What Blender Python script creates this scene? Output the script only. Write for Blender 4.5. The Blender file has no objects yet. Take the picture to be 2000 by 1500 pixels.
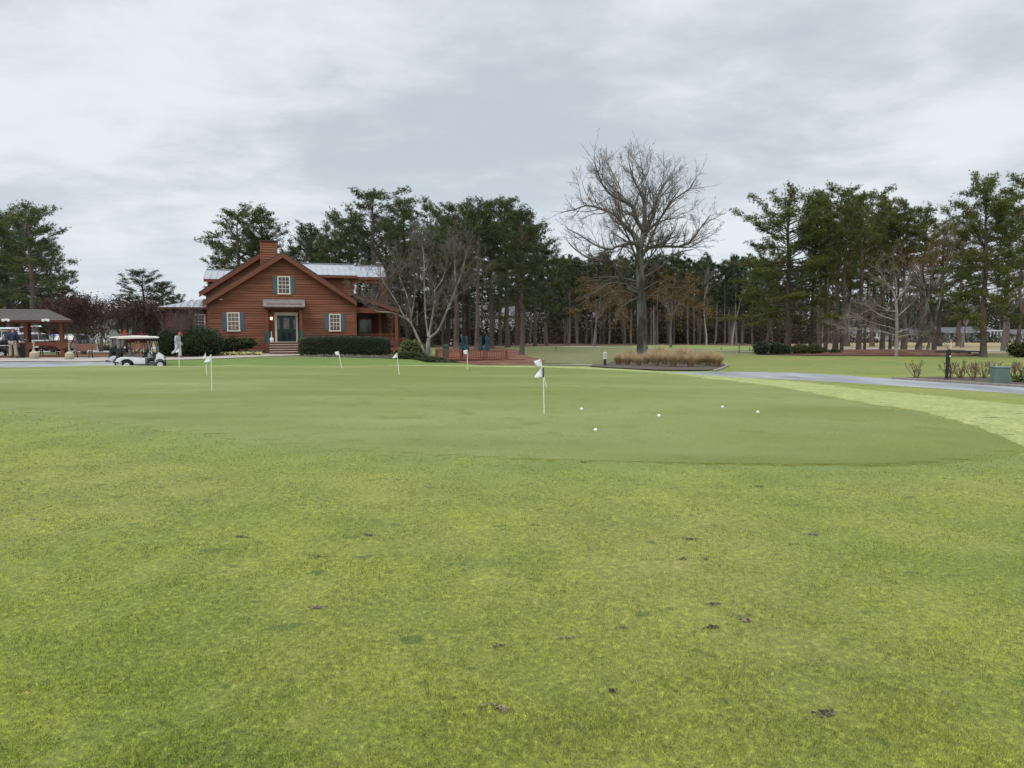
import bpy, bmesh, math, random
import numpy as np
from mathutils import Vector, Matrix, noise
from mathutils.geometry import tessellate_polygon
PI=math.pi; R=math.radians
random.seed(7); rng=np.random.default_rng(7)
SC=bpy.context.scene; COL=SC.collection
# ---------------------------------------------------------------- camera geometry
F=1400.0; HZ=635.0; CAMZ=1.45
PIT=math.atan((750-HZ)/F); cP,sP=math.cos(PIT),math.sin(PIT)
def W(px,py,Y):
    rx=(px-1000)/F; uy=(750-py)/F
    t=Y/(cP+uy*sP)
    return Vector((rx*t,Y,CAMZ+t*(-sP+uy*cP)))
def WX(px,Y): return W(px,660,Y).x
def WZ(py,Y): return W(1000,py,Y).z
# ---------------------------------------------------------------- terrain (drop below the camera)
far=[(105,2.85),(170,4),(300,6.2),(3000,28)]
base0=[(-60,1.45),(0,1.45),(8,1.42),(11,1.37)]
cols={
 -400:base0+[(16,1.40),(20,1.5),(25,1.64),(30,1.78),(34,1.95),(38.5,2.0),(42,2.0),(46,2.05),(56,2.15),(70,2.4)]+far,
 60:base0+[(16,1.40),(20,1.5),(25,1.64),(30,1.78),(34,1.95),(38.5,2.0),(42,2.0),(46,2.05),(56,2.15),(70,2.4)]+far,
 230:base0+[(16,1.40),(20,1.52),(25,1.66),(31,1.76),(33,2.0),(35,2.25),(38,2.33),(40,2.2),(42,2.06),(46,2.08),(50,2.16),(56,2.2),(70,2.45)]+far,
 295:base0+[(16,1.40),(20,1.52),(25,1.66),(31,1.76),(33,2.0),(35,2.25),(38,2.32),(40,2.2),(42,2.1),(46,2.13),(50,2.18),(56,2.2),(70,2.45)]+far,
 350:base0+[(16,1.40),(20,1.52),(25,1.66),(31,1.76),(33,1.95),(35,2.1),(38,2.12),(40,2.12),(42,2.1),(46,2.14),(50,2.18),(56,2.2),(70,2.45)]+far,
 450:base0+[(16,1.40),(20,1.52),(25,1.66),(31.5,1.77),(34,1.88),(40,2.03),(46,2.12),(50,2.15),(56,2.19),(70,2.45)]+far,
 800:base0+[(16,1.40),(20,1.52),(25,1.67),(31.5,1.77),(34,1.88),(40,2.03),(46,2.12),(50,2.2),(56,2.3),(70,2.4)]+far,
 880:base0+[(16,1.40),(20,1.52),(25,1.67),(31,1.76),(34,1.87),(38,2.0),(40,2.12),(45,2.7),(55,2.74),(62,2.45),(70,2.3)]+far,
 1000:base0+[(16,1.40),(20,1.52),(25,1.68),(31,1.76),(33.5,1.86),(36,2.1),(40,2.6),(50,2.7),(55,2.66),(62,2.36),(70,2.16)]+far,
 1120:base0+[(16,1.40),(20,1.52),(25,1.68),(31,1.78),(33.5,1.87),(36,2.1),(40,2.6),(50,2.66),(60,2.4),(70,2.16)]+far,
 1210:base0+[(16,1.42),(20,1.54),(25,1.69),(31,1.8),(34,1.9),(44,2.02),(50,2.1),(60,2.15),(70,2.2)]+far,
 1450:base0+[(16,1.44),(20,1.56),(24,1.7),(27,1.77),(31,1.83),(40,1.97),(47,2.1),(56,2.2),(70,2.3)]+far,
 1750:base0+[(16,1.5),(20,1.58),(25,1.7),(31,1.83),(40,1.97),(47,2.1),(56,2.2),(70,2.3)]+far,
 2100:base0+[(16,1.5),(20,1.6),(25,1.7),(31,1.83),(40,1.97),(47,2.1),(56,2.2),(70,2.3)]+far,
}
CK=sorted(cols)
YS=[-60,-20,0,8,11,13.5,16,18,20,22.5,25,28,30,31,33,35,36.5,38,40,42,44,46,50,53,56,60,66,70,80,105,135,170,230,300,700,3000]
TAB=np.array([[np.interp(y,[a for a,b in cols[k]],[b for a,b in cols[k]]) for y in YS] for k in CK])
YA=np.array(YS,float)
def pchip_slopes(T):
    h=np.diff(YA); d=np.diff(T,axis=1)/h
    m=np.zeros_like(T)
    a,b=d[:,:-1],d[:,1:]
    w=np.where(a*b>0,2*a*b/np.where(np.abs(a+b)<1e-9,1e-9,a+b),0)
    m[:,1:-1]=w; m[:,0]=d[:,0]; m[:,-1]=d[:,-1]
    return m
SL=pchip_slopes(TAB)
def zt_np(X,Y):
    X=np.asarray(X,float); Y=np.asarray(Y,float)
    Yc=np.clip(Y,YA[0],YA[-1]); i=np.clip(np.searchsorted(YA,Yc)-1,0,len(YA)-2)
    h=YA[i+1]-YA[i]; t=(Yc-YA[i])/h
    px=1000+1400*X/np.maximum(Yc,9.0)
    pc=np.clip(px,CK[0],CK[-1]); ck=np.array(CK,float)
    j=np.clip(np.searchsorted(ck,pc)-1,0,len(CK)-2)
    s=(pc-ck[j])/(ck[j+1]-ck[j]); s=s*s*(3-2*s)
    def colv(j):
        a=TAB[j,i];b=TAB[j,i+1];ma=SL[j,i]*h;mb=SL[j,i+1]*h
        t2=t*t;t3=t2*t
        return (2*t3-3*t2+1)*a+(t3-2*t2+t)*ma+(-2*t3+3*t2)*b+(t3-t2)*mb
    d=colv(j)*(1-s)+colv(j+1)*s
    und=0.012*np.sin(X*.9+Y*.37)+0.012*np.sin(Y*.8-X*.31+2)
    return CAMZ-d+und*np.clip((Yc-1)/10,0,1)
def zt(x,y): return float(zt_np([x],[y])[0])
def G(px,py):
    "ground point seen at a pixel: march the ray"
    d=W(px,py,1.0)-Vector((0,0,CAMZ)); y=1.6; prev=None
    while y<400:
        p=d*y; g=CAMZ+p.z-zt(p.x,y)
        if g<0: return Vector((p.x,y,zt(p.x,y)))
        y+= .04 if y<40 else .2
    return Vector((d.x*100,100,zt(d.x*100,100)))
def GP(px,Y):
    x=WX(px,Y); return Vector((x,Y,zt(x,Y)))
# ---------------------------------------------------------------- tags and objects
def tag(o,label=None,cat=None,group=None,kind=None):
    if label:o['label']=label
    if cat:o['category']=cat
    if group:o['group']=group
    if kind:o['kind']=kind
    return o
def empty(name,loc=(0,0,0),label=None,cat=None,group=None,rz=0):
    o=bpy.data.objects.new(name,None); COL.objects.link(o); o.empty_display_size=.2
    o.location=loc; o.rotation_euler=(0,0,rz)
    return tag(o,label,cat,group)
def link(name,me,mat,parent=None,mats=None):
    o=bpy.data.objects.new(name,me); COL.objects.link(o)
    if mats:
        for m in mats: me.materials.append(m)
    elif mat: me.materials.append(mat)
    if parent: o.parent=parent
    return o
def copy_tree(o,parent=None):
    c=o.copy(); COL.objects.link(c); c.parent=parent
    for k in list(o.children): copy_tree(k,c)
    return c
def np_mesh(name,V,Fc,smooth=False):
    me=bpy.data.meshes.new(name); V=np.asarray(V,np.float32); Fc=np.asarray(Fc,np.int32)
    n=Fc.shape[1]
    me.vertices.add(len(V)); me.vertices.foreach_set('co',V.ravel())
    me.loops.add(Fc.size); me.loops.foreach_set('vertex_index',Fc.ravel())
    me.polygons.add(len(Fc)); me.polygons.foreach_set('loop_start',np.arange(len(Fc),dtype=np.int32)*n)
    if smooth: me.polygons.foreach_set('use_smooth',np.ones(len(Fc),bool))
    me.update(calc_edges=True); return me
class MB:
    def __init__(s): s.v=[];s.f=[]
    def add(s,vs,fs):
        b=len(s.v); s.v+= [tuple(v) for v in vs]; s.f+=[tuple(b+i for i in f) for f in fs]; return s
    def box(s,x0,x1,y0,y1,z0,z1,M=None):
        vs=[Vector((x,y,z)) for x in(x0,x1) for y in(y0,y1) for z in(z0,z1)]
        if M is not None: vs=[M@v for v in vs]
        return s.add(vs,[(0,1,3,2),(4,6,7,5),(0,4,5,1),(2,3,7,6),(0,2,6,4),(1,5,7,3)])
    def cbox(s,c,sz,rz=0,rx=0,ry=0):
        M=Matrix.Translation(c)@Matrix.Rotation(rz,4,'Z')@Matrix.Rotation(ry,4,'Y')@Matrix.Rotation(rx,4,'X')
        a,b,d=sz[0]/2,sz[1]/2,sz[2]/2
        return s.box(-a,a,-b,b,-d,d,M)
    def beam(s,p,q,w,h):
        p=Vector(p);q=Vector(q);d=(q-p);L=d.length
        M=Matrix.Translation((p+q)/2)@d.to_track_quat('X','Z').to_matrix().to_4x4()
        return s.box(-L/2,L/2,-w/2,w/2,-h/2,h/2,M)
    def prism(s,poly,a0,a1,axis='y'):
        "poly = 2D points; axis y: (x,z), axis x: (y,z), axis z: (x,y)"
        def mk(p,a):
            return {'y':(p[0],a,p[1]),'x':(a,p[0],p[1]),'z':(p[0],p[1],a)}[axis]
        n=len(poly); vs=[mk(p,a0) for p in poly]+[mk(p,a1) for p in poly]
        return s.add(vs,[tuple(range(n))[::-1],tuple(range(n,2*n))]+[(i,(i+1)%n,n+(i+1)%n,n+i) for i in range(n)])
    def tube(s,pts,rs,n=8,cap=True):
        pts=[Vector(p) for p in pts]
        if not hasattr(rs,'__len__'): rs=[rs]*len(pts)
        vs=[];fs=[];ref=Vector((.31,.17,.93))
        for i,p in enumerate(pts):
            d=(pts[min(i+1,len(pts)-1)]-pts[max(i-1,0)]).normalized()
            a=d.cross(ref if abs(d.dot(ref.normalized()))<.97 else Vector((1,0,0))).normalized(); b=d.cross(a)
            for k in range(n):
                t=2*PI*k/n; vs.append(p+(a*math.cos(t)+b*math.sin(t))*rs[i])
        for i in range(len(pts)-1):
            for k in range(n):
                fs.append((i*n+k,i*n+(k+1)%n,(i+1)*n+(k+1)%n,(i+1)*n+k))
        if cap: fs.append(tuple(range(n))); fs.append(tuple((len(pts)-1)*n+k for k in range(n))[::-1])
        return s.add(vs,fs)
    def lathe(s,prof,c=(0,0,0),n=20,axis='z'):
        vs=[];fs=[]
        for r,h in prof:
            for k in range(n):
                t=2*PI*k/n; a,b=r*math.cos(t),r*math.sin(t)
                v={'z':(a,b,h),'y':(a,h,b),'x':(h,a,b)}[axis]
                vs.append((v[0]+c[0],v[1]+c[1],v[2]+c[2]))
        m=len(prof)
        for i in range(m-1):
            for k in range(n): fs.append((i*n+k,i*n+(k+1)%n,(i+1)*n+(k+1)%n,(i+1)*n+k))
        fs.append(tuple(range(n))[::-1]); fs.append(tuple((m-1)*n+k for k in range(n)))
        return s.add(vs,fs)
    def build(s,name,mat,parent=None,smooth=False,bevel=0,world=False):
        off=Vector((0,0,0))
        if world and parent is not None: off=parent.location if parent.parent is None else parent.parent.location
        me=bpy.data.meshes.new(name); me.from_pydata([tuple(Vector(v)-off) for v in s.v],[],s.f)
        bm=bmesh.new(); bm.from_mesh(me)
        bmesh.ops.recalc_face_normals(bm,faces=bm.faces)
        if bevel:
            bmesh.ops.bevel(bm,geom=[e for e in bm.edges if len(e.link_faces)==2 and e.calc_face_angle(0)>.4],offset=bevel,segments=2,affect='EDGES',profile=.6)
        if smooth:
            for f in bm.faces: f.smooth=True
            for e in bm.edges:
                if len(e.link_faces)==2 and e.calc_face_angle(0)>R(38): e.smooth=False
        bm.to_mesh(me); bm.free()
        return link(name,me,mat,parent)
# ---------------------------------------------------------------- materials
def nd(nt,t,**kw):
    n=nt.nodes.new(t)
    for k,v in kw.items():
        try: setattr(n,k,v)
        except Exception: pass
    return n
def sRGB(r,g,b):
    f=lambda c:(c/255/12.92 if c/255<=.04045 else ((c/255+.055)/1.055)**2.4)
    return (f(r),f(g),f(b))
MATS={}
def mat(name,c1,c2=None,scale=4,rough=.7,bump=0,bscale=None,metal=0,detail=4,island=0,trans=0,stretch=(1,1,1),c3=None,scale3=.6,spec=.5,objrand=0,coord='Object',thr=(.3,.7)):
    m=bpy.data.materials.new(name); m.use_nodes=True; nt=m.node_tree; N=nt.nodes; L=nt.links
    b=N['Principled BSDF']; out=N['Material Output']
    b.inputs['Roughness'].default_value=rough; b.inputs['Metallic'].default_value=metal
    b.inputs['Specular IOR Level'].default_value=spec
    tc=nd(nt,'ShaderNodeTexCoord'); mp=nd(nt,'ShaderNodeMapping'); mp.inputs['Scale'].default_value=stretch
    L.new(tc.outputs[coord],mp.inputs[0])
    def ns(sc,de=detail,ro=.6):
        n=nd(nt,'ShaderNodeTexNoise'); n.inputs['Scale'].default_value=sc; n.inputs['Detail'].default_value=de; n.inputs['Roughness'].default_value=ro
        L.new(mp.outputs[0],n.inputs['Vector']); return n
    def mixc(a,bc,fac):
        x=nd(nt,'ShaderNodeMix',data_type='RGBA')
        if hasattr(a,'links'): L.new(a,x.inputs[6])
        else: x.inputs[6].default_value=(*a,1)
        if hasattr(bc,'links'): L.new(bc,x.inputs[7])
        else: x.inputs[7].default_value=(*bc,1)
        if hasattr(fac,'links'): L.new(fac,x.inputs[0])
        else: x.inputs[0].default_value=fac
        return x.outputs[2]
    col=c1
    if c2:
        mr=nd(nt,'ShaderNodeMapRange'); mr.inputs[1].default_value=thr[0]; mr.inputs[2].default_value=thr[1]
        L.new(ns(scale).outputs[0],mr.inputs[0]); col=mixc(c1,c2,mr.outputs[0])
    if c3:
        mr=nd(nt,'ShaderNodeMapRange'); mr.inputs[1].default_value=.45; mr.inputs[2].default_value=.7
        L.new(ns(scale3,3).outputs[0],mr.inputs[0]); col=mixc(col,c3,mr.outputs[0])
    if island or objrand:
        if not hasattr(col,'links'): col=mixc(c1,c1,0)
        hs=nd(nt,'ShaderNodeHueSaturation'); L.new(col,hs.inputs['Color']); v=None
        if island:
            g=nd(nt,'ShaderNodeNewGeometry'); mr=nd(nt,'ShaderNodeMapRange'); mr.inputs[3].default_value=1-island; mr.inputs[4].default_value=1+island
            L.new(g.outputs['Random Per Island'],mr.inputs[0]); v=mr.outputs[0]
        if objrand:
            oi=nd(nt,'ShaderNodeObjectInfo'); m2=nd(nt,'ShaderNodeMapRange'); m2.inputs[3].default_value=1-objrand; m2.inputs[4].default_value=1+objrand
            L.new(oi.outputs['Random'],m2.inputs[0])
            if v is None: v=m2.outputs[0]
            else:
                mu=nd(nt,'ShaderNodeMath',operation='MULTIPLY'); L.new(v,mu.inputs[0]); L.new(m2.outputs[0],mu.inputs[1]); v=mu.outputs[0]
        L.new(v,hs.inputs['Value']); col=hs.outputs[0]
    if hasattr(col,'links'): L.new(col,b.inputs['Base Color'])
    else: b.inputs['Base Color'].default_value=(*col,1)
    if bump:
        bp=nd(nt,'ShaderNodeBump'); bp.inputs['Strength'].default_value=bump; bp.inputs['Distance'].default_value=.02
        L.new(ns(bscale or scale*4,5,.65).outputs[0],bp.inputs['Height']); L.new(bp.outputs[0],b.inputs['Normal'])
    if trans:
        tr=nd(nt,'ShaderNodeBsdfTranslucent'); ms=nd(nt,'ShaderNodeMixShader'); ms.inputs[0].default_value=trans
        if hasattr(col,'links'): L.new(col,tr.inputs['Color'])
        else: tr.inputs['Color'].default_value=(*col,1)
        L.new(b.outputs[0],ms.inputs[1]); L.new(tr.outputs[0],ms.inputs[2]); L.new(ms.outputs[0],out.inputs['Surface'])
    MATS[name]=m; return m
def turf(name,ca,cb,cd,big=.25,mid=1.6,fine=30,bump=.8,bs=70,stripe=0,st2=(1,1,1),dry=.5,spots=0,band=None):
    "mown grass: two greens and a dry tone mixed at several scales"
    m=bpy.data.materials.new(name); m.use_nodes=True; nt=m.node_tree; N=nt.nodes; L=nt.links; b=N['Principled BSDF']
    b.inputs['Roughness'].default_value=.8; b.inputs['Specular IOR Level'].default_value=.04
    b.inputs['Sheen Weight'].default_value=.25; b.inputs['Sheen Roughness'].default_value=.5; b.inputs['Sheen Tint'].default_value=(.8,.9,.6,1)
    tc=nd(nt,'ShaderNodeTexCoord')
    def ns(sc,de=4,ro=.6,st=(1,1,1),off=0):
        mp=nd(nt,'ShaderNodeMapping'); mp.inputs['Scale'].default_value=st; mp.inputs['Location'].default_value=(off,off,0); L.new(tc.outputs['Object'],mp.inputs[0])
        n=nd(nt,'ShaderNodeTexNoise'); n.inputs['Scale'].default_value=sc; n.inputs['Detail'].default_value=de; n.inputs['Roughness'].default_value=ro
        L.new(mp.outputs[0],n.inputs['Vector']); return n.outputs[0]
    def mr(i,a,c,x=0,y=1):
        n=nd(nt,'ShaderNodeMapRange'); n.inputs[1].default_value=a;n.inputs[2].default_value=c;n.inputs[3].default_value=x;n.inputs[4].default_value=y; L.new(i,n.inputs[0]); return n.outputs[0]
    def mx(a,c,f,bt='MIX'):
        x=nd(nt,'ShaderNodeMix',data_type='RGBA',blend_type=bt)
        for s,v in((6,a),(7,c)):
            if hasattr(v,'links'): L.new(v,x.inputs[s])
            else: x.inputs[s].default_value=(*v,1)
        if hasattr(f,'links'): L.new(f,x.inputs[0])
        else: x.inputs[0].default_value=f
        return x.outputs[2]
    col=mx(ca,cb,mr(ns(mid,5,.6,st2),.35,.65))
    col=mx(col,cd,mr(ns(big,4,.65,st2,13),.42,.75,0,dry))
    col=mx(col,cb,mr(ns(mid*4.5,3,.6,(1,1,1),5),.56,.7,0,.75))
    fn=ns(fine,4,.7)
    v=mx(col,(0,0,0),mr(fn,.25,.62,.55,0))
    v=mx(v,tuple(min(1,c*1.7) for c in ca),mr(fn,.55,.8,0,.6))
    if spots:
        v=mx(v,(.035,.07,.018),mr(ns(5,3,.55,(1,1.4,1),31),.645,.68,0,spots))
        v=mx(v,(.13,.11,.09),mr(ns(1.9,6,.62,(1,1.8,1),77),.705,.735,0,.75))
    if band:
        at=nd(nt,'ShaderNodeAttribute'); at.attribute_name='collar'
        w1=nd(nt,'ShaderNodeMath',operation='MULTIPLY',use_clamp=True); L.new(at.outputs['Fac'],w1.inputs[0]); L.new(mr(ns(1.1,4,.6,(1,1,1),51),.3,.6,.1,.75),w1.inputs[1])
        v=mx(v,mx((.13,.19,.055),(.085,.135,.038),mr(fn,.3,.7)),w1.outputs[0])
    L.new(v,b.inputs['Base Color'])
    bp=nd(nt,'ShaderNodeBump'); bp.inputs['Strength'].default_value=bump; bp.inputs['Distance'].default_value=.01
    L.new(ns(bs,4,.7),bp.inputs['Height']); L.new(bp.outputs[0],b.inputs['Normal'])
    return m
# ---------------------------------------------------------------- palette
GA=(.24,.258,.036);GB=(.135,.172,.022);GD=(.30,.265,.09)
m_turf=turf('near_turf',GA,GB,GD,spots=.7,band=True,big=.4,mid=1.1)
m_greent=turf('green_turf',(.158,.182,.027),(.116,.145,.017),(.26,.285,.11),big=.13,mid=.45,fine=45,bump=.6,bs=110,dry=1,st2=(.6,1.7,1))
m_fringe=turf('fringe_turf',(.37,.385,.145),(.25,.30,.08),(.43,.42,.18),big=.4,mid=2,fine=16,bump=.9,bs=40,spots=.8)
m_lawn=turf('lawn_turf',(.125,.19,.018),(.075,.14,.010),(.19,.19,.03),big=.22,mid=.9,fine=14,bump=.9,bs=30)
m_lawnr=turf('lawn_dry_turf',(.18,.20,.028),(.11,.15,.018),(.25,.225,.05),big=.22,mid=.9,fine=14,bump=.9,bs=30,dry=.9)
m_rough=turf('rough_grass',(.15,.16,.055),(.10,.12,.04),(.22,.17,.09),big=.12,mid=.5,fine=8,bump=.9,bs=15,dry=1)
m_fair=turf('dormant_grass',(.38,.28,.16),(.28,.2,.11),(.2,.2,.07),big=.05,mid=.3,fine=5,bump=.5,bs=10,dry=.6)
m_tee=turf('tee_turf',(.22,.28,.07),(.15,.2,.05),(.28,.29,.1),big=.1,mid=.4,fine=6)
m_asph=mat('asphalt',(.29,.30,.315),(.21,.215,.225),scale=.7,rough=.75,bump=.3,bscale=60,c3=(.15,.155,.165),scale3=.55,stretch=(1.8,.45,1))
m_conc=mat('concrete',(.36,.33,.28),(.29,.265,.23),scale=1.5,rough=.85,bump=.2,bscale=50)
m_lot=mat('parking_concrete',(.42,.42,.42),(.33,.33,.34),scale=.4,rough=.85)
m_straw=mat('pine_straw',(.16,.06,.03),(.07,.03,.018),scale=9,rough=.95,bump=1,bscale=25,c3=(.21,.10,.055),scale3=.7)
m_mulch=mat('dark_mulch',(.045,.032,.025),(.10,.075,.055),scale=18,rough=.95,bump=1,bscale=40)
m_bankm=mat('bank_soil',(.05,.045,.025),(.10,.10,.04),scale=5,rough=.95,bump=1,bscale=20)
m_edge=mat('edging_stone',(.30,.26,.22),(.2,.17,.14),scale=9,rough=.9,bump=.4)
# ---------------------------------------------------------------- ground sheet
ST=.4
def lines(a,b,lo,hi,g=1.13):
    l=[round(k*ST,4) for k in range(int(round(a/ST)),int(round(b/ST))+1)]
    s=ST
    while l[-1]<hi: s*=g; l.append(l[-1]+s)
    s=ST
    while l[0]>lo: s*=g; l.insert(0,l[0]-s)
    return np.array(l)
XL=lines(-44,40,-2600,2600); YL=lines(-4,72,-60,2900)
XX,YY=np.meshgrid(XL,YL,indexing='ij')
ZZ=zt_np(XX.ravel(),YY.ravel())
V=np.stack([XX.ravel(),YY.ravel(),ZZ],1); nx,ny=len(XL),len(YL)
i,j=np.meshgrid(np.arange(nx-1),np.arange(ny-1),indexing='ij'); a=(i*ny+j).ravel()
Fq=np.stack([a,a+ny,a+ny+1,a+1],1)
me=np_mesh('ground',V,Fq,True)
g=link('ground',me,None,mats=[m_turf,m_rough]); tag(g,kind='structure')
cy=YY[:-1,:-1].ravel(); cx=XX[:-1,:-1].ravel()
far_m=((cy>30)).astype(np.int32)
me.polygons.foreach_set('material_index',far_m); me.update()
def smooth_poly(pts,sub=6,closed=True):
    "Catmull-Rom through world XY points"
    n=len(pts);out=[]
    for k in range(n if closed else n-1):
        p=[Vector(pts[(k+q-1)%n][:2]) if closed else Vector(pts[min(max(k+q-1,0),n-1)][:2]) for q in range(4)]
        for s in range(sub):
            t=s/sub
            out.append(.5*((2*p[1])+(-p[0]+p[2])*t+(2*p[0]-5*p[1]+4*p[2]-p[3])*t*t+(-p[0]+3*p[1]-3*p[2]+p[3])*t**3))
    if not closed: out.append(Vector(pts[-1][:2]))
    return out
def sheet(name,pts,mt,lift=.012,kind='structure',step=ST,zf=None,strip=0):
    pts=[Vector((p[0],p[1],0)) for p in pts]
    bm=bmesh.new(); vs=[bm.verts.new(p) for p in pts]
    if strip:
        for k in range(strip-1): bm.faces.new([vs[k],vs[k+1],vs[-2-k],vs[-1-k]])
    area=abs(sum(a.x*b.y-b.x*a.y for a,b in zip(pts,pts[1:]+pts[:1])))/2
    for t in ([] if strip else tessellate_polygon([pts])):
        try: bm.faces.new([vs[q] for q in t])
        except ValueError: pass
    got=sum(f.calc_area() for f in bm.faces)
    if not strip and abs(got-area)>.02*area:
        print('REFILL',name,round(area,1),round(got,1)); bm.clear(); vs=[bm.verts.new(p) for p in pts]
        ed=[bm.edges.new((vs[k],vs[(k+1)%len(vs)])) for k in range(len(vs))]; bmesh.ops.triangle_fill(bm,use_beauty=True,edges=ed); print('   ->',round(sum(f.calc_area() for f in bm.faces),1))
    x0,x1=min(p.x for p in pts),max(p.x for p in pts); y0,y1=min(p.y for p in pts),max(p.y for p in pts)
    for L,ax,lo,hi in((XL,0,x0,x1),(YL,1,y0,y1)):
        for c in L:
            if lo<c<hi:
                co=(c,0,0) if ax==0 else (0,c,0); no=(1,0,0) if ax==0 else (0,1,0)
                bmesh.ops.bisect_plane(bm,geom=bm.verts[:]+bm.edges[:]+bm.faces[:],plane_co=co,plane_no=no,dist=1e-5)
    bmesh.ops.remove_doubles(bm,verts=bm.verts,dist=1e-4)
    xs=np.array([v.co.x for v in bm.verts]); ys=np.array([v.co.y for v in bm.verts])
    # same surface as the ground mesh: bilinear on its lattice
    i=np.clip(np.searchsorted(XL,xs)-1,0,nx-2); j=np.clip(np.searchsorted(YL,ys)-1,0,ny-2)
    u=(xs-XL[i])/(XL[i+1]-XL[i]); w=(ys-YL[j])/(YL[j+1]-YL[j]); Zg=ZZ.reshape(nx,ny)
    z=Zg[i,j]*(1-u)*(1-w)+Zg[i+1,j]*u*(1-w)+Zg[i,j+1]*(1-u)*w+Zg[i+1,j+1]*u*w
    for v,zz in zip(bm.verts,z): v.co.z=zz+(min(lift,.0032) if (v.is_boundary and lift<.02) else lift)+(zf(v.co.x,v.co.y) if zf else 0)
    for f in bm.faces:
        f.smooth=True
        if f.normal.z<0: f.normal_flip()
    bmesh.ops.recalc_face_normals(bm,faces=bm.faces)
    if bm.faces and sum(f.normal.z for f in bm.faces)<0: bmesh.ops.reverse_faces(bm,faces=bm.faces)
    if name in('putting_green','fringe'):
        r=bmesh.ops.extrude_edge_only(bm,edges=[q for q in bm.edges if q.is_boundary])
        for q in r['geom']:
            if isinstance(q,bmesh.types.BMVert):
                q.co.z-=.008
                if name=='putting_green': q.co.x+=(q.co.x+6)*.012; q.co.y+=(q.co.y-18)*.012
            elif isinstance(q,bmesh.types.BMFace): q.smooth=True
    if name in('putting_green','fringe'): bmesh.ops.recalc_face_normals(bm,faces=bm.faces)
    me=bpy.data.meshes.new(name); bm.to_mesh(me); bm.free()
    return tag(link(name,me,mt),kind=kind)
def pix(l): return [G(*p) for p in l]
g_edge=[(-430,742),(-300,723),(-150,719.5),(0,718.3),(210,715),(400,715),(600,715),(800,716),(1000,717.5),(1100,719.5),(1200,723.5),(1300,731),(1400,743),(1500,757),(1600,774),(1700,794),(1800,815),(1900,837),(1965,856),(1990,873),(1960,890),(1870,902),(1700,910),(1400,908),(1100,902),(900,893),(600,873),(400,849),(200,826),(0,801),(-200,785),(-380,765)]
GE=[tuple(p[:2]) for p in pix(g_edge)]
def ragged(P,amp,n=8):
    o=[]
    for a,b in zip(P,P[1:]+P[:1]):
        for k in range(n):
            q=a.lerp(b,k/n); s=min(1,max(.5,q.length/16))*amp; o.append(Vector((q.x+s*noise.noise((q.x*3.1,q.y*3.1,0))+s*.8*noise.noise((q.x*11,q.y*11,5)),q.y+s*noise.noise((q.x*3.3,q.y*3.3,9))+s*.8*noise.noise((q.x*11,q.y*11,7)))))
    return o
GREEN=ragged(smooth_poly(GE,5),.085); sheet('putting_green',GREEN,m_greent,.013)
fr_out=[(60,716.6),(210,713.6),(400,713.3),(600,713.2),(800,713.6),(1000,714.6),(1100,716),(1200,719),(1300,726.5),(1400,733),(1500,741),(1600,750),(1700,762),(1800,771),(1900,781),(2000,792),(2150,815),(2260,850)]
fr_in=[(2150,900),(2060,890),(1985,868),(1900,832),(1700,789),(1500,753),(1300,729.5),(1100,719),(1000,717.2),(600,714.8),(210,714.9),(60,717.6)]
def resamp(P,n):
    d=[0]
    for a,b in zip(P,P[1:]): d.append(d[-1]+(b-a).length)
    xs=np.interp(np.linspace(0,d[-1],n),d,[p.x for p in P]); ys=np.interp(np.linspace(0,d[-1],n),d,[p.y for p in P]); return [Vector((a,b)) for a,b in zip(xs,ys)]
def fr(l):
    return [G(*p)[:2] if G(*p).y<32.2 else GP(p[0],32.2)[:2] for p in l]
fo=resamp(smooth_poly(fr(fr_out),6,False),400); fi=resamp(smooth_poly(fr(fr_in),6,False)[::-1],400)[::-1]
fo=ragged(fo,.12,1); fi=ragged(fi,.12,1)
sheet('fringe',fo+fi,m_fringe,.008,strip=400)
# darker, bluer grass just outside the front edge of the green
ge=np.array([(p.x,p.y) for p in GREEN if p.y<24 and abs(p.x)<16]); near=(YY.ravel()<26)&(YY.ravel()>1); dist=np.full(nx*ny,99.0)
idx=np.where(near)[0]
for c in range(0,len(idx),4000):
    q=idx[c:c+4000]; dist[q]=np.sqrt(((XX.ravel()[q][:,None]-ge[:,0])**2+(YY.ravel()[q][:,None]-ge[:,1])**2)).min(1)
wd=np.where(XX.ravel()<2,1.0,.75)*1.15
col_a=np.clip(1-dist/wd,0,1)**.8*np.clip((9.5-XX.ravel())/3,0,1); at=g.data.attributes.new('collar','FLOAT','POINT'); at.data.foreach_set('value',col_a.astype(np.float32))
# lawns
def Q(l): return [GP(px,Y)[:2] for px,Y in l]
sheet('lawn',Q([(360,33.2),(500,31.6),(900,31.4),(1000,31.8),(1100,33),(1150,34.2),(1060,34.8),(1000,35.5),(960,37),(900,40),(830,42.5),(780,44),(700,45.5),(600,46.8),(500,46.3),(430,44.5),(350,43.6),(270,43.3),(235,42.8),(290,40),(330,37),(345,35)]),m_lawn,.010)
sheet('lawn',Q([(1250,32.2),(1290,30.6),(1420,27.6),(1500,27),(1600,26),(1680,24.8),(1760,24.3),(1850,26),(2000,27.5),(2300,29),(2500,45),(2100,47.2),(1900,48.2),(1700,48.6),(1560,49),(1450,50.5),(1410,46),(1400,38)]),m_lawnr,.010)
sheet('lawn',Q([(1235,70.5),(1300,68),(1370,66),(1440,64),(1560,64),(1560,76),(1450,92),(1330,97),(1240,92)]),m_tee,.02)
sheet('lawn',Q([(700,60),(900,60),(905,75),(700,80)]),m_tee,.02)
sheet('fairway',Q([(1500,66),(1600,62),(1900,56),(2300,50),(2700,120),(2400,165),(1900,165),(1650,150),(1560,110),(1480,86)]),m_fair,.02)
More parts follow.
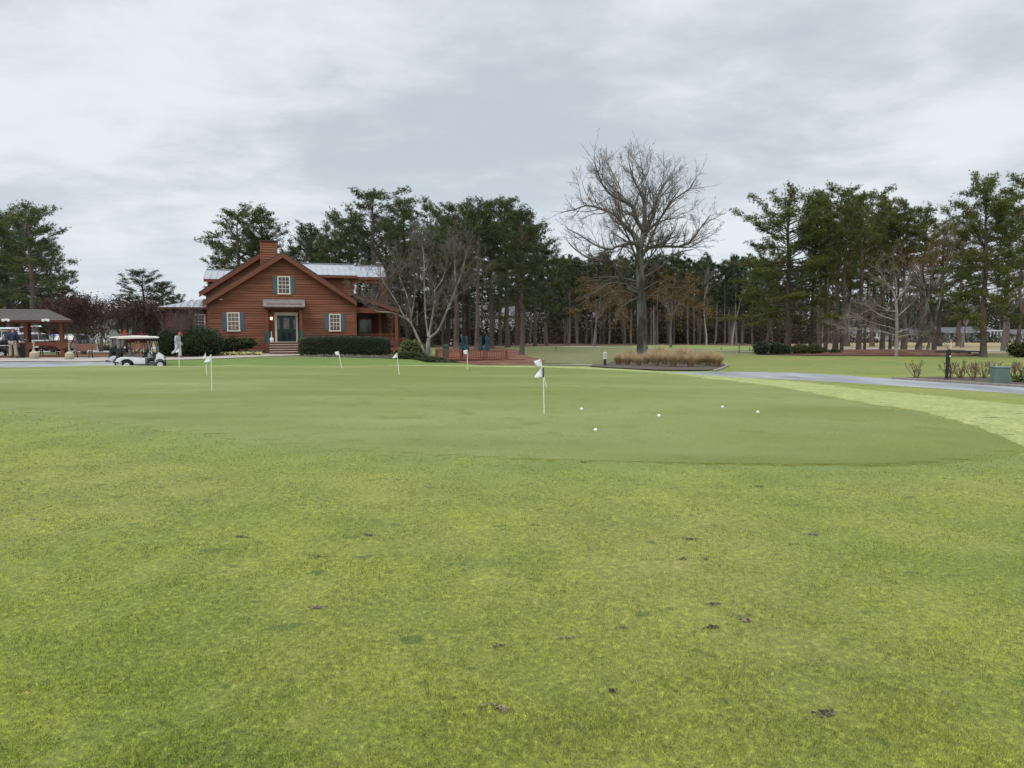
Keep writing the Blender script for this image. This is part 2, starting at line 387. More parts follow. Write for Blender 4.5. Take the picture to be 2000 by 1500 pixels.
sheet('fairway',Q([(100,60),(300,60),(420,64),(420,105),(100,105)]),m_fair,.02)
# paths
pt=[(1180,718.3),(1290,726.0),(1400,726.3),(1500,727),(1600,730),(1700,737),(1800,744),(1900,750.5),(2000,757),(2150,768),(2400,785)]
pb=[(2400,812),(2150,787),(2000,770.5),(1900,763.5),(1800,757),(1700,750.5),(1600,744.5),(1500,740),(1400,736),(1300,728.6),(1200,722),(1170,719.4)]
sheet('cart_path',[p[:2] for p in smooth_poly(pix(pt),4,False)]+[p[:2] for p in smooth_poly(pix(pb),4,False)],m_asph,.008)
sheet('cart_path',Q([(1060,32.2),(1100,31.6),(1185,31.0),(1185,32.3),(1150,33.2),(1080,33.6)]),m_conc,.03)
sheet('cart_path',Q([(860,71.0),(980,72),(1080,71),(1160,69.5),(1240,67),(1330,63),(1400,60.5),(1480,58.5),(1560,57.6),(1560,58.8),(1480,59.8),(1400,62),(1330,64.6),(1240,69),(1160,72),(1080,73.5),(980,74.5),(860,73.4)]),m_conc,.04)
sheet('cart_path',Q([(1560,73),(1700,67),(1900,62),(2200,58),(2200,60),(1900,64.5),(1700,70),(1560,76)]),m_lot,.04)
sheet('driveway',Q([(-500,28.6),(-200,29.3),(0,30.3),(100,30.8),(210,31.7),(330,32.1),(400,32.0),(352,34.8),(330,37),(290,40),(235,41.6),(150,40.6),(0,38.6),(-500,37)]),m_asph,.016)
sheet('sidewalk',Q([(-500,37.1),(0,38.7),(150,40.7),(235,41.7),(300,43.0),(350,43.8),(430,44.9),(500,47),(560,50.5),(604,53.0),(600,55.6),(515,55.6),(490,52),(420,49.0),(350,47.6),(300,46.5),(230,45.3),(150,46.5),(60,47.8),(-500,47.8)]),m_conc,.035)
sheet('parking_lot',Q([(-700,58),(60,57),(150,57),(230,60),(235,64),(170,72),(100,75),(-700,85)]),m_lot,.03)
sheet('parking_lot',Q([(150,76),(300,76),(330,80),(330,84),(150,86)]),m_lot,.03)
# planting beds
sheet('planting_bed',Q([(300,46.6),(350,47.7),(420,49.1),(490,52),(512,55.6),(512,56.5),(300,59)]),m_mulch,.03)
sheet('planting_bed',Q([(606,53),(606,56.5),(760,57),(800,54),(900,43.5),(905,41.6),(860,42.3),(780,45.5),(700,47.2),(620,49)]),m_mulch,.03)
sheet('planting_bed',Q([(120,47.9),(235,46.7),(330,50),(330,56.5),(150,56.5),(110,54)]),m_straw,.03)
bedm=[p[:2] for p in pix([(1150,717),(1200,720.3),(1280,724.2),(1340,724.9),(1380,724.6)])]+Q([(1404,28.9),(1425,31.5),(1412,34.5),(1370,38),(1290,41),(1230,43.5),(1200,39),(1168,34.3)])
sheet('planting_bed',bedm,m_mulch,.045)
bedr=[p[:2] for p in pix([(1740,739.6),(1800,743.6),(1900,750),(2000,756.6),(2150,767.4),(2400,784)])]+Q([(2400,22),(2150,22.5),(2000,21.8),(1900,21.8),(1800,21.8)])
sheet('planting_bed',bedr,m_mulch,.045)
sheet('pine_straw_slope',Q([(850,47),(1000,44),(1030,45),(1060,48),(1065,53),(1030,58),(1010,66),(960,70.5),(850,70.5)]),m_straw,.03)
sheet('creek_bank',Q([(1020,38.5),(1120,38.5),(1125,48),(1110,50.2),(1060,50.4),(1030,48)]),m_bankm,.02)
sheet('forest_floor',Q([(860,74),(980,76),(1240,96),(1330,99),(1450,95),(1480,88),(1560,112),(1650,152),(1650,300),(700,300),(700,90)]),m_straw,.03)
def mound(cx,cy,rx,ry,h):
    return lambda x,y: h*max(0,1-((x-cx)/rx)**2-((y-cy)/ry)**2)
cx0=WX(1760,53)
sheet('pine_straw_bed',Q([(1470,56.5),(1480,53.5),(1540,51.5),(1620,49.8),(1700,48.9),(1800,48.6),(1900,48.4),(1905,50),(1880,53),(1850,56),(1700,59),(1620,59.5),(1540,60)]),m_straw,.05,zf=mound(cx0,53.9,8.0,4.7,.32))
# stone edging along the beds (one run each)
def edging(pts,label):
    mb=MB(); P=smooth_poly(pts,5,False); k=0
    acc=0
    for a,b in zip(P[:-1],P[1:]):
        z=(zt(a.x,a.y)+zt(b.x,b.y))/2
        mb.beam((a.x,a.y,zt(a.x,a.y)+.03),(b.x+(b.x-a.x)*-.03,b.y,zt(b.x,b.y)+.03),.11,.07)
    o=mb.build('bed_edging',m_edge,bevel=.01); tag(o,label,'edging')
edging([p for p in Q([(1396,27.6),(1412,29.8),(1421,32),(1414,34.3)])],'pale stone edging at the right tip of the tall grass bed')
edging([p[:2] for p in pix([(1745,740.2),(1800,744.2),(1900,750.6),(2000,757.2),(2150,768)])],'stone edging between the pruned shrub bed and the asphalt path')
# real grass blades over the nearest turf
def blades(name,n,y0,y1,mt,h0,h1,w0,label):
    t=rng.random(n); y=1/(1/y0-(1/y0-1/y1)*t); x=(rng.random(n)*2-1)*(.80*y+.6)
    from_inside=np.zeros(n,bool)
    ge=np.array([(p.x,p.y) for p in GREEN]); ge=ge.mean(0)+(ge-ge.mean(0))*.993; ex,ey=ge[:,0],ge[:,1]; c=np.zeros(n,bool); jx=len(ge)-1
    for ii in range(len(ge)):
        cond=((ey[ii]>y)!=(ey[jx]>y)); xi=(ex[jx]-ex[ii])*(y-ey[ii])/(ey[jx]-ey[ii]+1e-12)+ex[ii]
        c^=cond&(x<xi); jx=ii
    x,y=x[~c],y[~c]; n=len(x); z=zt_np(x,y)
    # clumping
    k=np.array([noise.noise((a*3,b*3,0))+.5*noise.noise((a*11,b*11,3)) for a,b in zip(x,y)])
    h=(h0+(h1-h0)*rng.random(n))*np.clip(.9+.9*k,.3,2.0)
    w=w0*(.6+.8*rng.random(n))*np.maximum(1,y/3.2)
    a=rng.random(n)*2*PI; l=rng.random(n)*1.1; b=rng.random(n)*2*PI
    P=np.stack([x,y,z],1); du=np.stack([np.cos(a),np.sin(a),0*a],1)*w[:,None]/2
    top=P+np.stack([np.cos(b)*np.sin(l),np.sin(b)*np.sin(l),np.cos(l)],1)*h[:,None]
    V=np.stack([P-du,P+du,top],1).reshape(-1,3); Fc=np.arange(3*n).reshape(-1,3)
    o=link(name,np_mesh(name,V,Fc),mt); tag(o,label,'grass',kind='stuff'); return o
def blade_mat():
    m=turf('blade_turf',(.36,.40,.055),(.17,.25,.028),(.41,.36,.12),spots=0,fine=30)
    nt=m.node_tree; L=nt.links; b=nt.nodes['Principled BSDF']
    src=b.inputs['Base Color'].links[0].from_socket
    hs=nd(nt,'ShaderNodeHueSaturation'); g=nd(nt,'ShaderNodeNewGeometry'); mr=nd(nt,'ShaderNodeMapRange'); mr.inputs[3].default_value=.5; mr.inputs[4].default_value=1.5
    L.new(g.outputs['Random Per Island'],mr.inputs[0]); L.new(mr.outputs[0],hs.inputs['Value']); L.new(src,hs.inputs['Color']); L.new(hs.outputs[0],b.inputs['Base Color'])
    for l in list(b.inputs['Normal'].links): L.remove(l)
    return m
blades('short_grass',640000,1.7,12,blade_mat(),.006,.0155,.0027,'short mown grass blades of the near turf in front of the green')
# ---------------------------------------------------------------- vegetation tools
def tube_np(S,n=4):
    "S rows: p0(3) p1(3) r0 r1 -> separate tapered tubes"
    S=np.asarray(S,float); m=len(S); P0=S[:,:3];P1=S[:,3:6];R0=S[:,6];R1=S[:,7]
    d=P1-P0; d/=np.maximum(np.linalg.norm(d,axis=1,keepdims=True),1e-9)
    ref=np.tile(np.array([[.27,.61,.74]]),(m,1)); ref[np.abs((d*ref).sum(1))>.93]=(1,0,0)
    a=np.cross(d,ref); a/=np.linalg.norm(a,axis=1,keepdims=True); b=np.cross(d,a)
    V=np.zeros((m,2*n,3))
    for k in range(n):
        t=2*PI*k/n; o=a*math.cos(t)+b*math.sin(t)
        V[:,k]=P0+o*R0[:,None]; V[:,n+k]=P1+o*R1[:,None]
    f=np.array([[k,(k+1)%n,n+(k+1)%n,n+k] for k in range(n)])
    Fc=(np.arange(m)[:,None,None]*2*n+f[None]).reshape(-1,4)
    return V.reshape(-1,3),Fc
def segs_mesh(name,S,n=4):
    V,Fc=tube_np(S,n); return np_mesh(name,V,Fc,True)
def cards(name,C,D,Lh,Wd,mode='tri'):
    "small leaf faces: centres C, directions D, length, width"
    n=len(C); C=np.asarray(C,float); D=np.asarray(D,float); D=D/np.maximum(np.linalg.norm(D,axis=1,keepdims=True),1e-9)
    r=rng.normal(size=(n,3)); s=np.cross(D,r); s/=np.maximum(np.linalg.norm(s,axis=1,keepdims=True),1e-9)
    Lh=np.broadcast_to(Lh,(n,))[:,None]; Wd=np.broadcast_to(Wd,(n,))[:,None]
    if mode=='tri':
        V=np.stack([C-s*Wd/2,C+s*Wd/2,C+D*Lh],1).reshape(-1,3); return np_mesh(name,V,np.arange(3*n).reshape(-1,3))
    V=np.stack([C,C+D*Lh*.5+s*Wd/2,C+D*Lh,C+D*Lh*.5-s*Wd/2],1).reshape(-1,3); return np_mesh(name,V,np.arange(4*n).reshape(-1,4))
def unit(v):
    v=np.asarray(v,float); return v/max(np.linalg.norm(v),1e-9)
m_bark=mat('pine_bark',(.12,.095,.08),(.06,.048,.042),scale=6,rough=.95,bump=1,bscale=14,stretch=(1,1,.25),objrand=.25,c3=(.17,.11,.08),scale3=1)
m_barkf=mat('wood_bark',(.17,.15,.135),(.09,.08,.072),scale=3,rough=.95,bump=.8,bscale=9,stretch=(1,1,.2),objrand=.35)
m_pine=mat('pine_needles',(.058,.088,.034),(.092,.125,.045),scale=.7,rough=.6,island=.5,trans=.35,objrand=.22,c3=(.115,.13,.042),scale3=.35,spec=.3)
m_piney=mat('pine_needles_bright',(.072,.095,.026),(.115,.14,.038),scale=.7,rough=.6,island=.5,trans=.35,objrand=.15,c3=(.155,.155,.035),scale3=.35,spec=.3)
m_pinef=mat('wood_needles',(.048,.068,.032),(.072,.096,.042),scale=.5,rough=.7,island=.4,trans=.3,objrand=.3,spec=.2)
def pine_meshes(seed,H=15,crown0=.42,spread=3.3,tr=.24,nb=62,nt=(6,10),needles=10,upt=.35,low=0.0,sub=1.0,tuft=.205,kink=.13,dead=8):
    r=np.random.default_rng(seed); S=[];Cc=[];Dd=[]
    k=12; P=[np.zeros(3)]
    for i in range(1,k+1):
        P.append(np.array([P[-1][0]+r.normal()*kink*.4,P[-1][1]+r.normal()*kink*.4,H*i/k]))
    P=np.array(P)
    def tp(t):
        x=t*k; i=min(int(x),k-1); f=x-i; return P[i]*(1-f)+P[i+1]*f
    rad=lambda t: tr*(1-t)**.75*(1+.35*math.exp(-t*40))+.03
    T=[]
    for i in range(36):
        a,b=i/36,(i+1)/36; T.append([*tp(a),*tp(b),rad(a),rad(b)])
    az=r.random()*6
    # a few uneven sectors make a gappy crown
    lob=r.random(6)*.55+.6
    def tufts(p,d,cnt):
        for _ in range(cnt):
            q=p+r.normal(size=3)*np.array([.19,.19,.12])*sub
            dd=r.normal(size=(needles,3))*.75+unit(d)*.5+np.array([0,0,.45])
            for v in dd: Cc.append(q);Dd.append(v)
    for i in range(nb):
        u=(i+r.random())/nb; t=crown0+(1-crown0)*u**.9; s=(t-crown0)/(1-crown0)
        az+=2.4+r.normal()*.4
        sh=math.sqrt(max(.12,1-(abs(s-.56)/(.60 if s<.56 else .50))**2.6)); sh=max(sh,low*(1-s))
        Lb=spread*sh*r.uniform(.5,1.12)*lob[int(az/(PI/3))%6]
        el=-.10+upt*1.0+s*s*.62+r.normal()*.12-.35*(1-s)
        d=np.array([math.cos(az)*math.cos(el),math.sin(az)*math.cos(el),math.sin(el)])
        p=tp(t); q=p.copy(); ns=5; br=max(.02,min(rad(t)*.5,.016*Lb+.02)); pts=[q.copy()]
        for j in range(ns):
            d=unit(d+r.normal(size=3)*.16+np.array([0,0,.05])); q=q+d*Lb/ns; pts.append(q.copy())
            S.append([*pts[-2],*pts[-1],br*(1-j/ns*.8),br*(1-(j+1)/ns*.8)])
        m=max(4,int(Lb*3.9*sub))
        for j in range(m):
            f=r.uniform(.38,1.0)**.8; x=f*ns; a=min(int(x),ns-1); bp=pts[a]*(1-(x-a))+pts[a+1]*(x-a)
            sd=unit(pts[a+1]-pts[a]); side=np.cross(sd,[0,0,1])*r.choice([-1,1])
            td=unit(sd*.7+side*r.uniform(.2,1.0)+np.array([0,0,r.uniform(-.05,.5)])); tl=r.uniform(.3,.55)*(1.25-f*.6)*min(Lb*.45,1.3)+.15
            e=bp+td*tl; S.append([*bp,*e,.018,.008])
            for c in range(r.integers(*nt)):
                tufts(bp+(e-bp)*r.uniform(.35,1.05),td,1)
        tufts(q,d,3)
    tufts(P[-1],np.array([0,0,1]),8)
    for i in range(dead):
        t=crown0*r.uniform(.5,1); a=r.random()*6.3; p=tp(t); l=r.uniform(.4,1.6); e=p+np.array([math.cos(a)*l,math.sin(a)*l,r.uniform(-.2,.3)*l]); S.append([*p,*e,.03,.008])
    V1,F1=tube_np(T,8); V2,F2=tube_np(S,4)
    tm=np_mesh('trunk',np.vstack([V1,V2]),np.vstack([F1,F2+len(V1)]),True)
    Cc=np.array(Cc);Dd=np.array(Dd)
    cm=cards('crown',Cc,Dd,tuft*r.uniform(.7,1.2,len(Cc)),tuft*.165*r.uniform(.7,1.3,len(Cc)))
    return tm,cm,max(H,float(np.percentile(Cc[:,2],99.7))),spread
PINES=[pine_meshes(1,15,.47,3.5,.24,60),pine_meshes(2,15,.54,2.9,.20,50),pine_meshes(3,15,.36,3.6,.25,80,low=.9),pine_meshes(4,15,.60,3.3,.21,46),pine_meshes(5,15,.34,3.0,.22,74,low=.8),
       pine_meshes(6,15,.24,4.4,.26,112,low=1.05,nt=(6,10),upt=.25)]
WOOD=[pine_meshes(11,15,.5,2.2,.17,34,needles=8,nt=(3,5),sub=.8,tuft=.42),pine_meshes(12,15,.4,2.3,.16,38,needles=8,nt=(3,5),sub=.8,tuft=.42),pine_meshes(13,15,.58,2.0,.15,28,needles=8,nt=(3,5),sub=.8,tuft=.42),pine_meshes(14,15,.3,2.2,.17,44,needles=8,nt=(3,5),sub=.8,tuft=.42)]
def pine_at(px,Y,topy,proto,label,group=None,sx=1.0,lib=None,mt=None,bark=None,rz=None,lean=0,cat='pine tree'):
    lib=lib or PINES; tm,cm,H,sp=lib[proto]
    b=GP(px,Y); h=WZ(topy,Y)-b.z
    e=empty('pine_tree',b-Vector((0,0,.1)),label,cat,group,rz if rz is not None else random.uniform(0,6.28))
    k=h/(H+.3)
    if lib is PINES: sx*=(1.08 if mt is m_piney else 1.18)
    for nm,me,mm in(('trunk',tm,bark or m_bark),('crown',cm,mt or m_pine)):
        if not me.materials: me.materials.append(mm)
        o=bpy.data.objects.new(nm,me); COL.objects.link(o); o.parent=e
        if me.materials[0]!=mm:
            o.material_slots[0].link='OBJECT'; o.material_slots[0].material=mm
    e.scale=(k*sx,k*sx,k); e.rotation_euler.y=lean
    return e
# named pines of the right-hand stand  (px, Y, top, proto, sx, label)
RIGHT=[(1541,56,361,5,1.22,'tall pine at the left end of the right-hand stand, low boughs spreading over the lawn'),
(1583,58,366,1,.85,'dark slim pine second in from the left end of the right-hand stand'),
(1601,66,372,1,.95,'pine standing behind the second and third trunks of the right-hand stand'),
(1613,57,378,3,.85,'pine with a dark trunk leaning slightly right, behind the round evergreen shrubs'),
(1632,64,354,0,.95,'tallest pine of the middle of the right-hand stand'),
(1644,54,392,3,.8,'bare-stemmed dark pine at the left edge of the raised straw bed'),
(1678,57,362,0,.95,'straight pine with a broad crown behind the left part of the raised straw bed'),
(1689,60,430,3,.7,'thin dark pine close beside the straight broad-crowned pine'),
(1724,62,370,3,1.1,'open-topped pine left of the pale bare tree'),
(1739,63,420,1,.8,'thin pine directly behind the left boughs of the pale bare tree'),
(1764,62,384,3,.9,'dark-trunked pine just right of the pale bare tree'),
(1923,47,329,5,.92,'big pine with a thick reddish trunk at the right end of the wooden bridge'),
(2012,52,330,0,1.15,'pine cut by the right edge of the photo')]
RIGHT+=[(1704,84,410,4,1.1,'dense dark pine filling the gap left of the open-topped pine'),(1748,86,400,2,1.1,'dense pine behind the open-topped pine'),(1796,84,398,4,1.0,'dark pine behind the thick-trunked oak'),(1836,88,430,2,1.1,'pine behind the crooked-trunked oak'),(1872,84,424,4,1.0,'pine left of the big pine with the reddish trunk'),(1655,86,392,2,1.1,'pine behind the left part of the raised straw bed'),(1500,84,470,5,.8,'bushy pine behind the leftmost round evergreen shrubs'),(1962,80,400,2,1.0,'pine behind the trees at the right edge')]
for px,Y,tp_,pr,sx,lb in RIGHT: pine_at(px,Y,tp_,pr,lb,sx=sx,mt=m_piney)
MID=[(470,82,398,0,1.1,'pine rising behind the left end of the clubhouse roof'),(520,84,396,4,.95,'pine whose crown stands right behind the chimney'),
(436,88,470,4,.8,'low pine peeping over the left wing of the clubhouse'),
(597,82,428,1,.9,'pine behind the right slope of the clubhouse gable'),(632,86,438,4,.8,'lower pine filling the gap behind the metal roof'),(655,80,404,1,.9,'slender pine behind the middle of the metal roof'),
(684,88,418,3,1.0,'thin pine left of the tallest clubhouse pine'),(733,76,360,0,1.15,'tallest pine behind the clubhouse, with a broad rounded top'),(700,80,440,4,.9,'dark lower pine under the tallest clubhouse pine'),
(797,80,379,1,.95,'pine with a small dark round top right of the clubhouse'),(842,84,388,3,.9,'pine behind the top twigs of the bare multi-stemmed tree'),(820,90,460,4,1.0,'dense lower pine behind the bare multi-stemmed tree'),
(891,72,385,0,.95,'pine with a dense green dome right of the bare multi-stemmed tree'),(931,66,392,1,1.0,'pine standing beside the left pair of closed parasols'),
(960,68,379,0,.9,'pine right behind the right pair of closed parasols'),(992,70,379,1,1.05,'pine with its foot at the right edge of the deck'),
(976,78,420,4,.85,'dark pine behind the deck, lower than its neighbours'),(1019,60,398,2,.86,'pine on the straw slope right of the deck, nearest to the green'),
(1045,78,425,4,.85,'pine behind the straw slope with a ragged right side'),(865,78,450,5,.62,'short bushy pine above the green bin'),(905,82,430,4,.8,'pine partly hidden behind the closed parasols'),(780,86,430,2,.75,'pine directly right of the upper balcony')]
MID+=[(758,92,420,2,1.2,'dense pine behind the tallest clubhouse pine on its right'),(872,90,410,2,1.1,'dense pine deep behind the litter bin'),(1010,88,405,4,1.1,'pine behind the straw slope, between the nearest slope pine and the deck'),(1068,86,470,2,.9,'pine at the right end of the clubhouse trees, left of the big bare tree'),(915,92,402,2,1.1,'dense pine deep behind the parasols'),(612,94,452,2,1.1,'dense pine deep behind the metal roof'),(498,92,440,2,1.0,'dense pine deep behind the chimney')]
for px,Y,tp_,pr,sx,lb in MID: pine_at(px,Y,tp_,pr,lb,sx=sx)
LEFT=[(70,70,390,2,1.1,'thick-trunked pine rising over the shelter roof, right side stepping down in tiers'),(20,76,392,4,1.1,'pine at the upper left corner of the trees over the shelter'),(-25,72,384,2,1.1,'pine cut by the left edge of the photo'),
(44,82,420,5,.9,'dense dark pine between the two tallest over the shelter'),(100,86,470,5,.7,'lower pine at the right foot of the left-hand pines'),(4,90,440,5,1.0,'broad dark pine low behind the shelter roof'),(128,92,520,4,.8,'small pine between the left-hand pines and the crape myrtles')]
for px,Y,tp_,pr,sx,lb in LEFT: pine_at(px,Y,tp_,pr,lb,sx=sx,mt=m_pine)
DIST=[(283,150,523,2,1.9,'round-topped far pine over the golf carts'),(320,158,548,2,1.6,'far pine just right of the round-topped one'),(250,160,572,5,1.5,'low far pine left of the round-topped one'),(345,165,572,5,1.4,'low far pine near the left wing of the clubhouse')]
for px,Y,tp_,pr,sx,lb in DIST: pine_at(px,Y,tp_,pr,lb,sx=sx*.75,mt=m_pinef)
# the far wood: every tree its own
rw=random.Random(5); k=0
def wood(n,x0,x1,y0,y1,t0,t1,sx=1.0):
    for _ in range(n):
        px=rw.uniform(x0,x1); Y=rw.uniform(y0,y1)
        top=rw.uniform(t0,t1)
        pine_at(px,Y,top,rw.randrange(4),'slim grey-stemmed pine in the dense wood behind the far green','pines of the far wood',sx=sx*rw.uniform(.85,1.2),lib=WOOD,mt=m_pinef,bark=m_barkf,rz=rw.uniform(0,6))
wood(26,1060,1470,98,108,492,525); wood(34,1040,1500,110,135,490,520); wood(14,780,1060,98,130,440,500); wood(16,1500,1660,112,150,500,560,1.1); wood(9,560,800,100,125,470,520)
wood(12,1660,2050,170,210,545,600,1.3); wood(10,1060,1470,100,115,488,505,1.25); wood(16,1040,1500,138,165,498,520,1.2)
# distant woods and undergrowth that read as one mass
def leafmass(name,spots,mt,size,label,cat,squash=1):
    C=[];D=[]
    for (x,y,z,rx,ry,rz_,n) in spots:
        v=rng.normal(size=(n,3)); v/=np.linalg.norm(v,axis=1,keepdims=True); v*=rng.uniform(.45,1,size=(n,1))**.5
        C.append(v*np.array([rx,ry,rz_])+np.array([x,y,z])); D.append(v+rng.normal(size=(n,3))*.6)
    C=np.vstack(C);D=np.vstack(D)
    return tag(link(name,cards(name,C,D,size*rng.uniform(.6,1.3,len(C)),size*.45,'quad'),mt),label,cat,kind='stuff')
m_dist=mat('distant_leaves',(.045,.055,.035),(.075,.075,.05),scale=.12,rough=.8,island=.3,trans=.2,spec=.1)
m_under=mat('undergrowth_leaves',(.035,.04,.022),(.065,.052,.033),scale=.3,rough=.8,island=.4,trans=.2,spec=.1)
sp=[]
for q in range(330):
    px=rw.uniform(-250,2250); Y=rw.uniform(205,270)
    if 160<px<250 : Y+=60
    t=zt(WX(px,Y),Y); top=(576 if px<1000 else 566)+rw.uniform(-14,22)
    if px>1620: top=rw.uniform(578,612)
    if px<450: top=rw.uniform(600,628)
    if 1060<px<1500: top=rw.uniform(535,575)
    h=WZ(top,Y)-t; sp.append((WX(px,Y),Y,t+h*.5,rw.uniform(6,10),4,h*.55,560))
leafmass('distant_woods',sp,m_dist,1.15,'hazy line of far woods behind everything','woods')
sp=[]
for q in range(300):
    px=rw.uniform(760,1600); Y=rw.uniform(112,165); t=zt(WX(px,Y),Y); h=rw.uniform(1.5,6.5); sp.append((WX(px,Y),Y,t+h*.4,rw.uniform(1.8,3.8),2,h*.6,230))
for q in range(60):
    px=rw.uniform(560,1000); Y=rw.uniform(88,110); t=zt(WX(px,Y),Y); h=rw.uniform(.8,3.0); sp.append((WX(px,Y),Y,t+h*.4,rw.uniform(1.,2.5),1.5,h*.6,130))
for q in range(60):
    px=rw.uniform(-150,180); Y=rw.uniform(88,110); t=zt(WX(px,Y),Y); h=rw.uniform(3,8.0); sp.append((WX(px,Y),Y,t+h*.4,rw.uniform(2,4),1.5,h*.6,260))
for q in range(90):
    px=rw.uniform(1600,2150); Y=rw.uniform(135,166) if q%2 else rw.uniform(182,200); t=zt(WX(px,Y),Y); h=rw.uniform(.8,2.0) if q%2 else rw.uniform(4,9); sp.append((WX(px,Y),Y,t+h*.4,rw.uniform(1.2,3.),1.5,h*.6,130 if q%2 else 300))
leafmass('undergrowth',sp,m_under,.5,'brown-green scrub between the stems of the far wood','undergrowth')
# ---------------------------------------------------------------- bare trees
ENV=None
def in_env(q):
    return min(((q[0]-c[0])/a[0])**2+((q[1]-c[1])/a[1])**2+((q[2]-c[2])/a[2])**2 for c,a in ENV)
def grow(S,r,p,d,L,rad,lev,maxlev,up=.06,wob=.2,kids=(5,8),ratio=.55,ang=(.5,1.0),minr=.006,tips=None,flat=1.0):
    if ENV is not None:
        e_=in_env(p)
        if e_>.8: L=L*max(.25,1-(e_-.8)*1.6)
    n=max(3,int(4 if lev else 6)); pts=[p.copy()]; q=p.copy(); dirs=[d]
    for i in range(n):
        d=unit(d+r.normal(size=3)*wob*np.array([1,flat,1])+np.array([0,0,up])); q=q+d*L/n; pts.append(q.copy()); dirs.append(d)
        S.append([*pts[-2],*pts[-1],max(minr,rad*(1-.75*i/n)),max(minr,rad*(1-.75*(i+1)/n))])
    if lev>=maxlev:
        if tips is not None: tips.append((q.copy(),d)); tips.append((pts[n//2].copy(),d))
        return
    K=r.integers(*kids)
    for j in range(K):
        f=r.uniform(.22,1.0) if j<K-1 else 1.0; x=f*n; a=min(int(x),n-1); bp=pts[a]*(1-(x-a))+pts[a+1]*(x-a)
        dd=dirs[a+1]; perp=unit(np.cross(dd,r.normal(size=3))); an=r.uniform(*ang)*(.5 if f==1.0 else 1)
        nd_=unit(dd*math.cos(an)+perp*math.sin(an))
        grow(S,r,bp,nd_,L*ratio*r.uniform(.7,1.25)*(1.15-.45*f),max(minr,rad*(1-.72*f)*.62),lev+1,maxlev,up,wob,kids,ratio,ang,minr,tips,flat)
m_oakb=mat('oak_bark',(.075,.062,.05),(.035,.03,.025),scale=5,rough=.95,bump=1,bscale=16,stretch=(1,1,.3),c3=(.22,.23,.19),scale3=2.2)
m_twig=mat('grey_twigs',(.15,.13,.11),(.105,.09,.077),scale=3,rough=.9)
m_pale=mat('pale_bark',(.23,.20,.17),(.10,.08,.065),scale=4,rough=.9,bump=.6,bscale=20,c3=(.42,.4,.34),scale3=2)
m_pale2=mat('pale_grey_bark',(.34,.32,.29),(.2,.18,.16),scale=3,rough=.9,bump=.4)
m_brown=mat('brown_leaves',(.16,.075,.022),(.24,.125,.03),scale=.8,rough=.8,island=.5,trans=.35,c3=(.12,.11,.03),scale3=.4,spec=.1)
def traced(lims,ox,oy,sc,Y,r,S,trunkr,scy):
    "lims: traced limb centre lines; each gets its own depth drift"
    out=[]
    for L_,r0,r1,dep in lims:
        pts=[]
        for k,(a,b) in enumerate(L_):
            px,py=ox+a/sc,oy+b/sc; f=k/(len(L_)-1)
            py=py+(690-py)*scy if py<690 else py; p=W(px,py,Y); p.y+=dep*f; pts.append(np.array(p))
        out.append((pts,r0,r1))
    return out
def catmull(pts,sub=4):
    o=[];n=len(pts)
    for k in range(n-1):
        p=[pts[min(max(k+q-1,0),n-1)] for q in range(4)]
        for s in range(sub):
            t=s/sub; o.append(.5*((2*p[1])+(-p[0]+p[2])*t+(2*p[0]-5*p[1]+4*p[2]-p[3])*t*t+(-p[0]+3*p[1]-3*p[2]+p[3])*t**3))
    o.append(pts[-1]); return o
def limbtree(lims,ox,oy,sc,Y,seed,step,Lsub,maxlev,up,tips=None,kids=(5,8),wob=.22,minr=.006,ratio=.55,start=.15,spreadup=.35,scy=0.0,rk=1.0):
    r=np.random.default_rng(seed); S=[];Tn=[]
    for li,(pts,r0,r1) in enumerate(traced(lims,ox,oy,sc,Y,r,S,0,scy)):
        r0*=rk; r1*=rk
        c=catmull(pts,5); n=len(c)-1; tgt=Tn if r0>.14 else S
        for i in range(n):
            a,b=c[i],c[i+1]; ra=r0+(r1-r0)*i/n; rb=r0+(r1-r0)*(i+1)/n; b2=b+(b-a)*.06
            (Tn if ra>.10 else S).append([*a,*b2,ra,rb])
        if Lsub<=0 or li==0: continue
        ln=sum(np.linalg.norm(c[i+1]-c[i]) for i in range(n)); cnt=int(ln/step)
        for j in range(cnt+2):
            f=start+(1-start)*(j+r.random())/(cnt+2) if j<cnt else 1.0; x=min(f,1)*n; a=min(int(x),n-1); bp=c[a]*(1-(x-a))+c[a+1]*(x-a); dd=unit(c[a+1]-c[a])
            perp=unit(np.cross(dd,r.normal(size=3))); an=r.uniform(.4,1.05) if j<cnt else r.uniform(0,.5)
            nd_=unit(dd*math.cos(an)+perp*math.sin(an)+np.array([0,0,spreadup]))
            grow(S,r,bp,nd_,Lsub*r.uniform(.6,1.25)*(1.1-.35*f),max(.012,(r0+(r1-r0)*f)*.5),0,maxlev,up,wob,kids,ratio,(.4,.95),minr,tips)
    return Tn,S
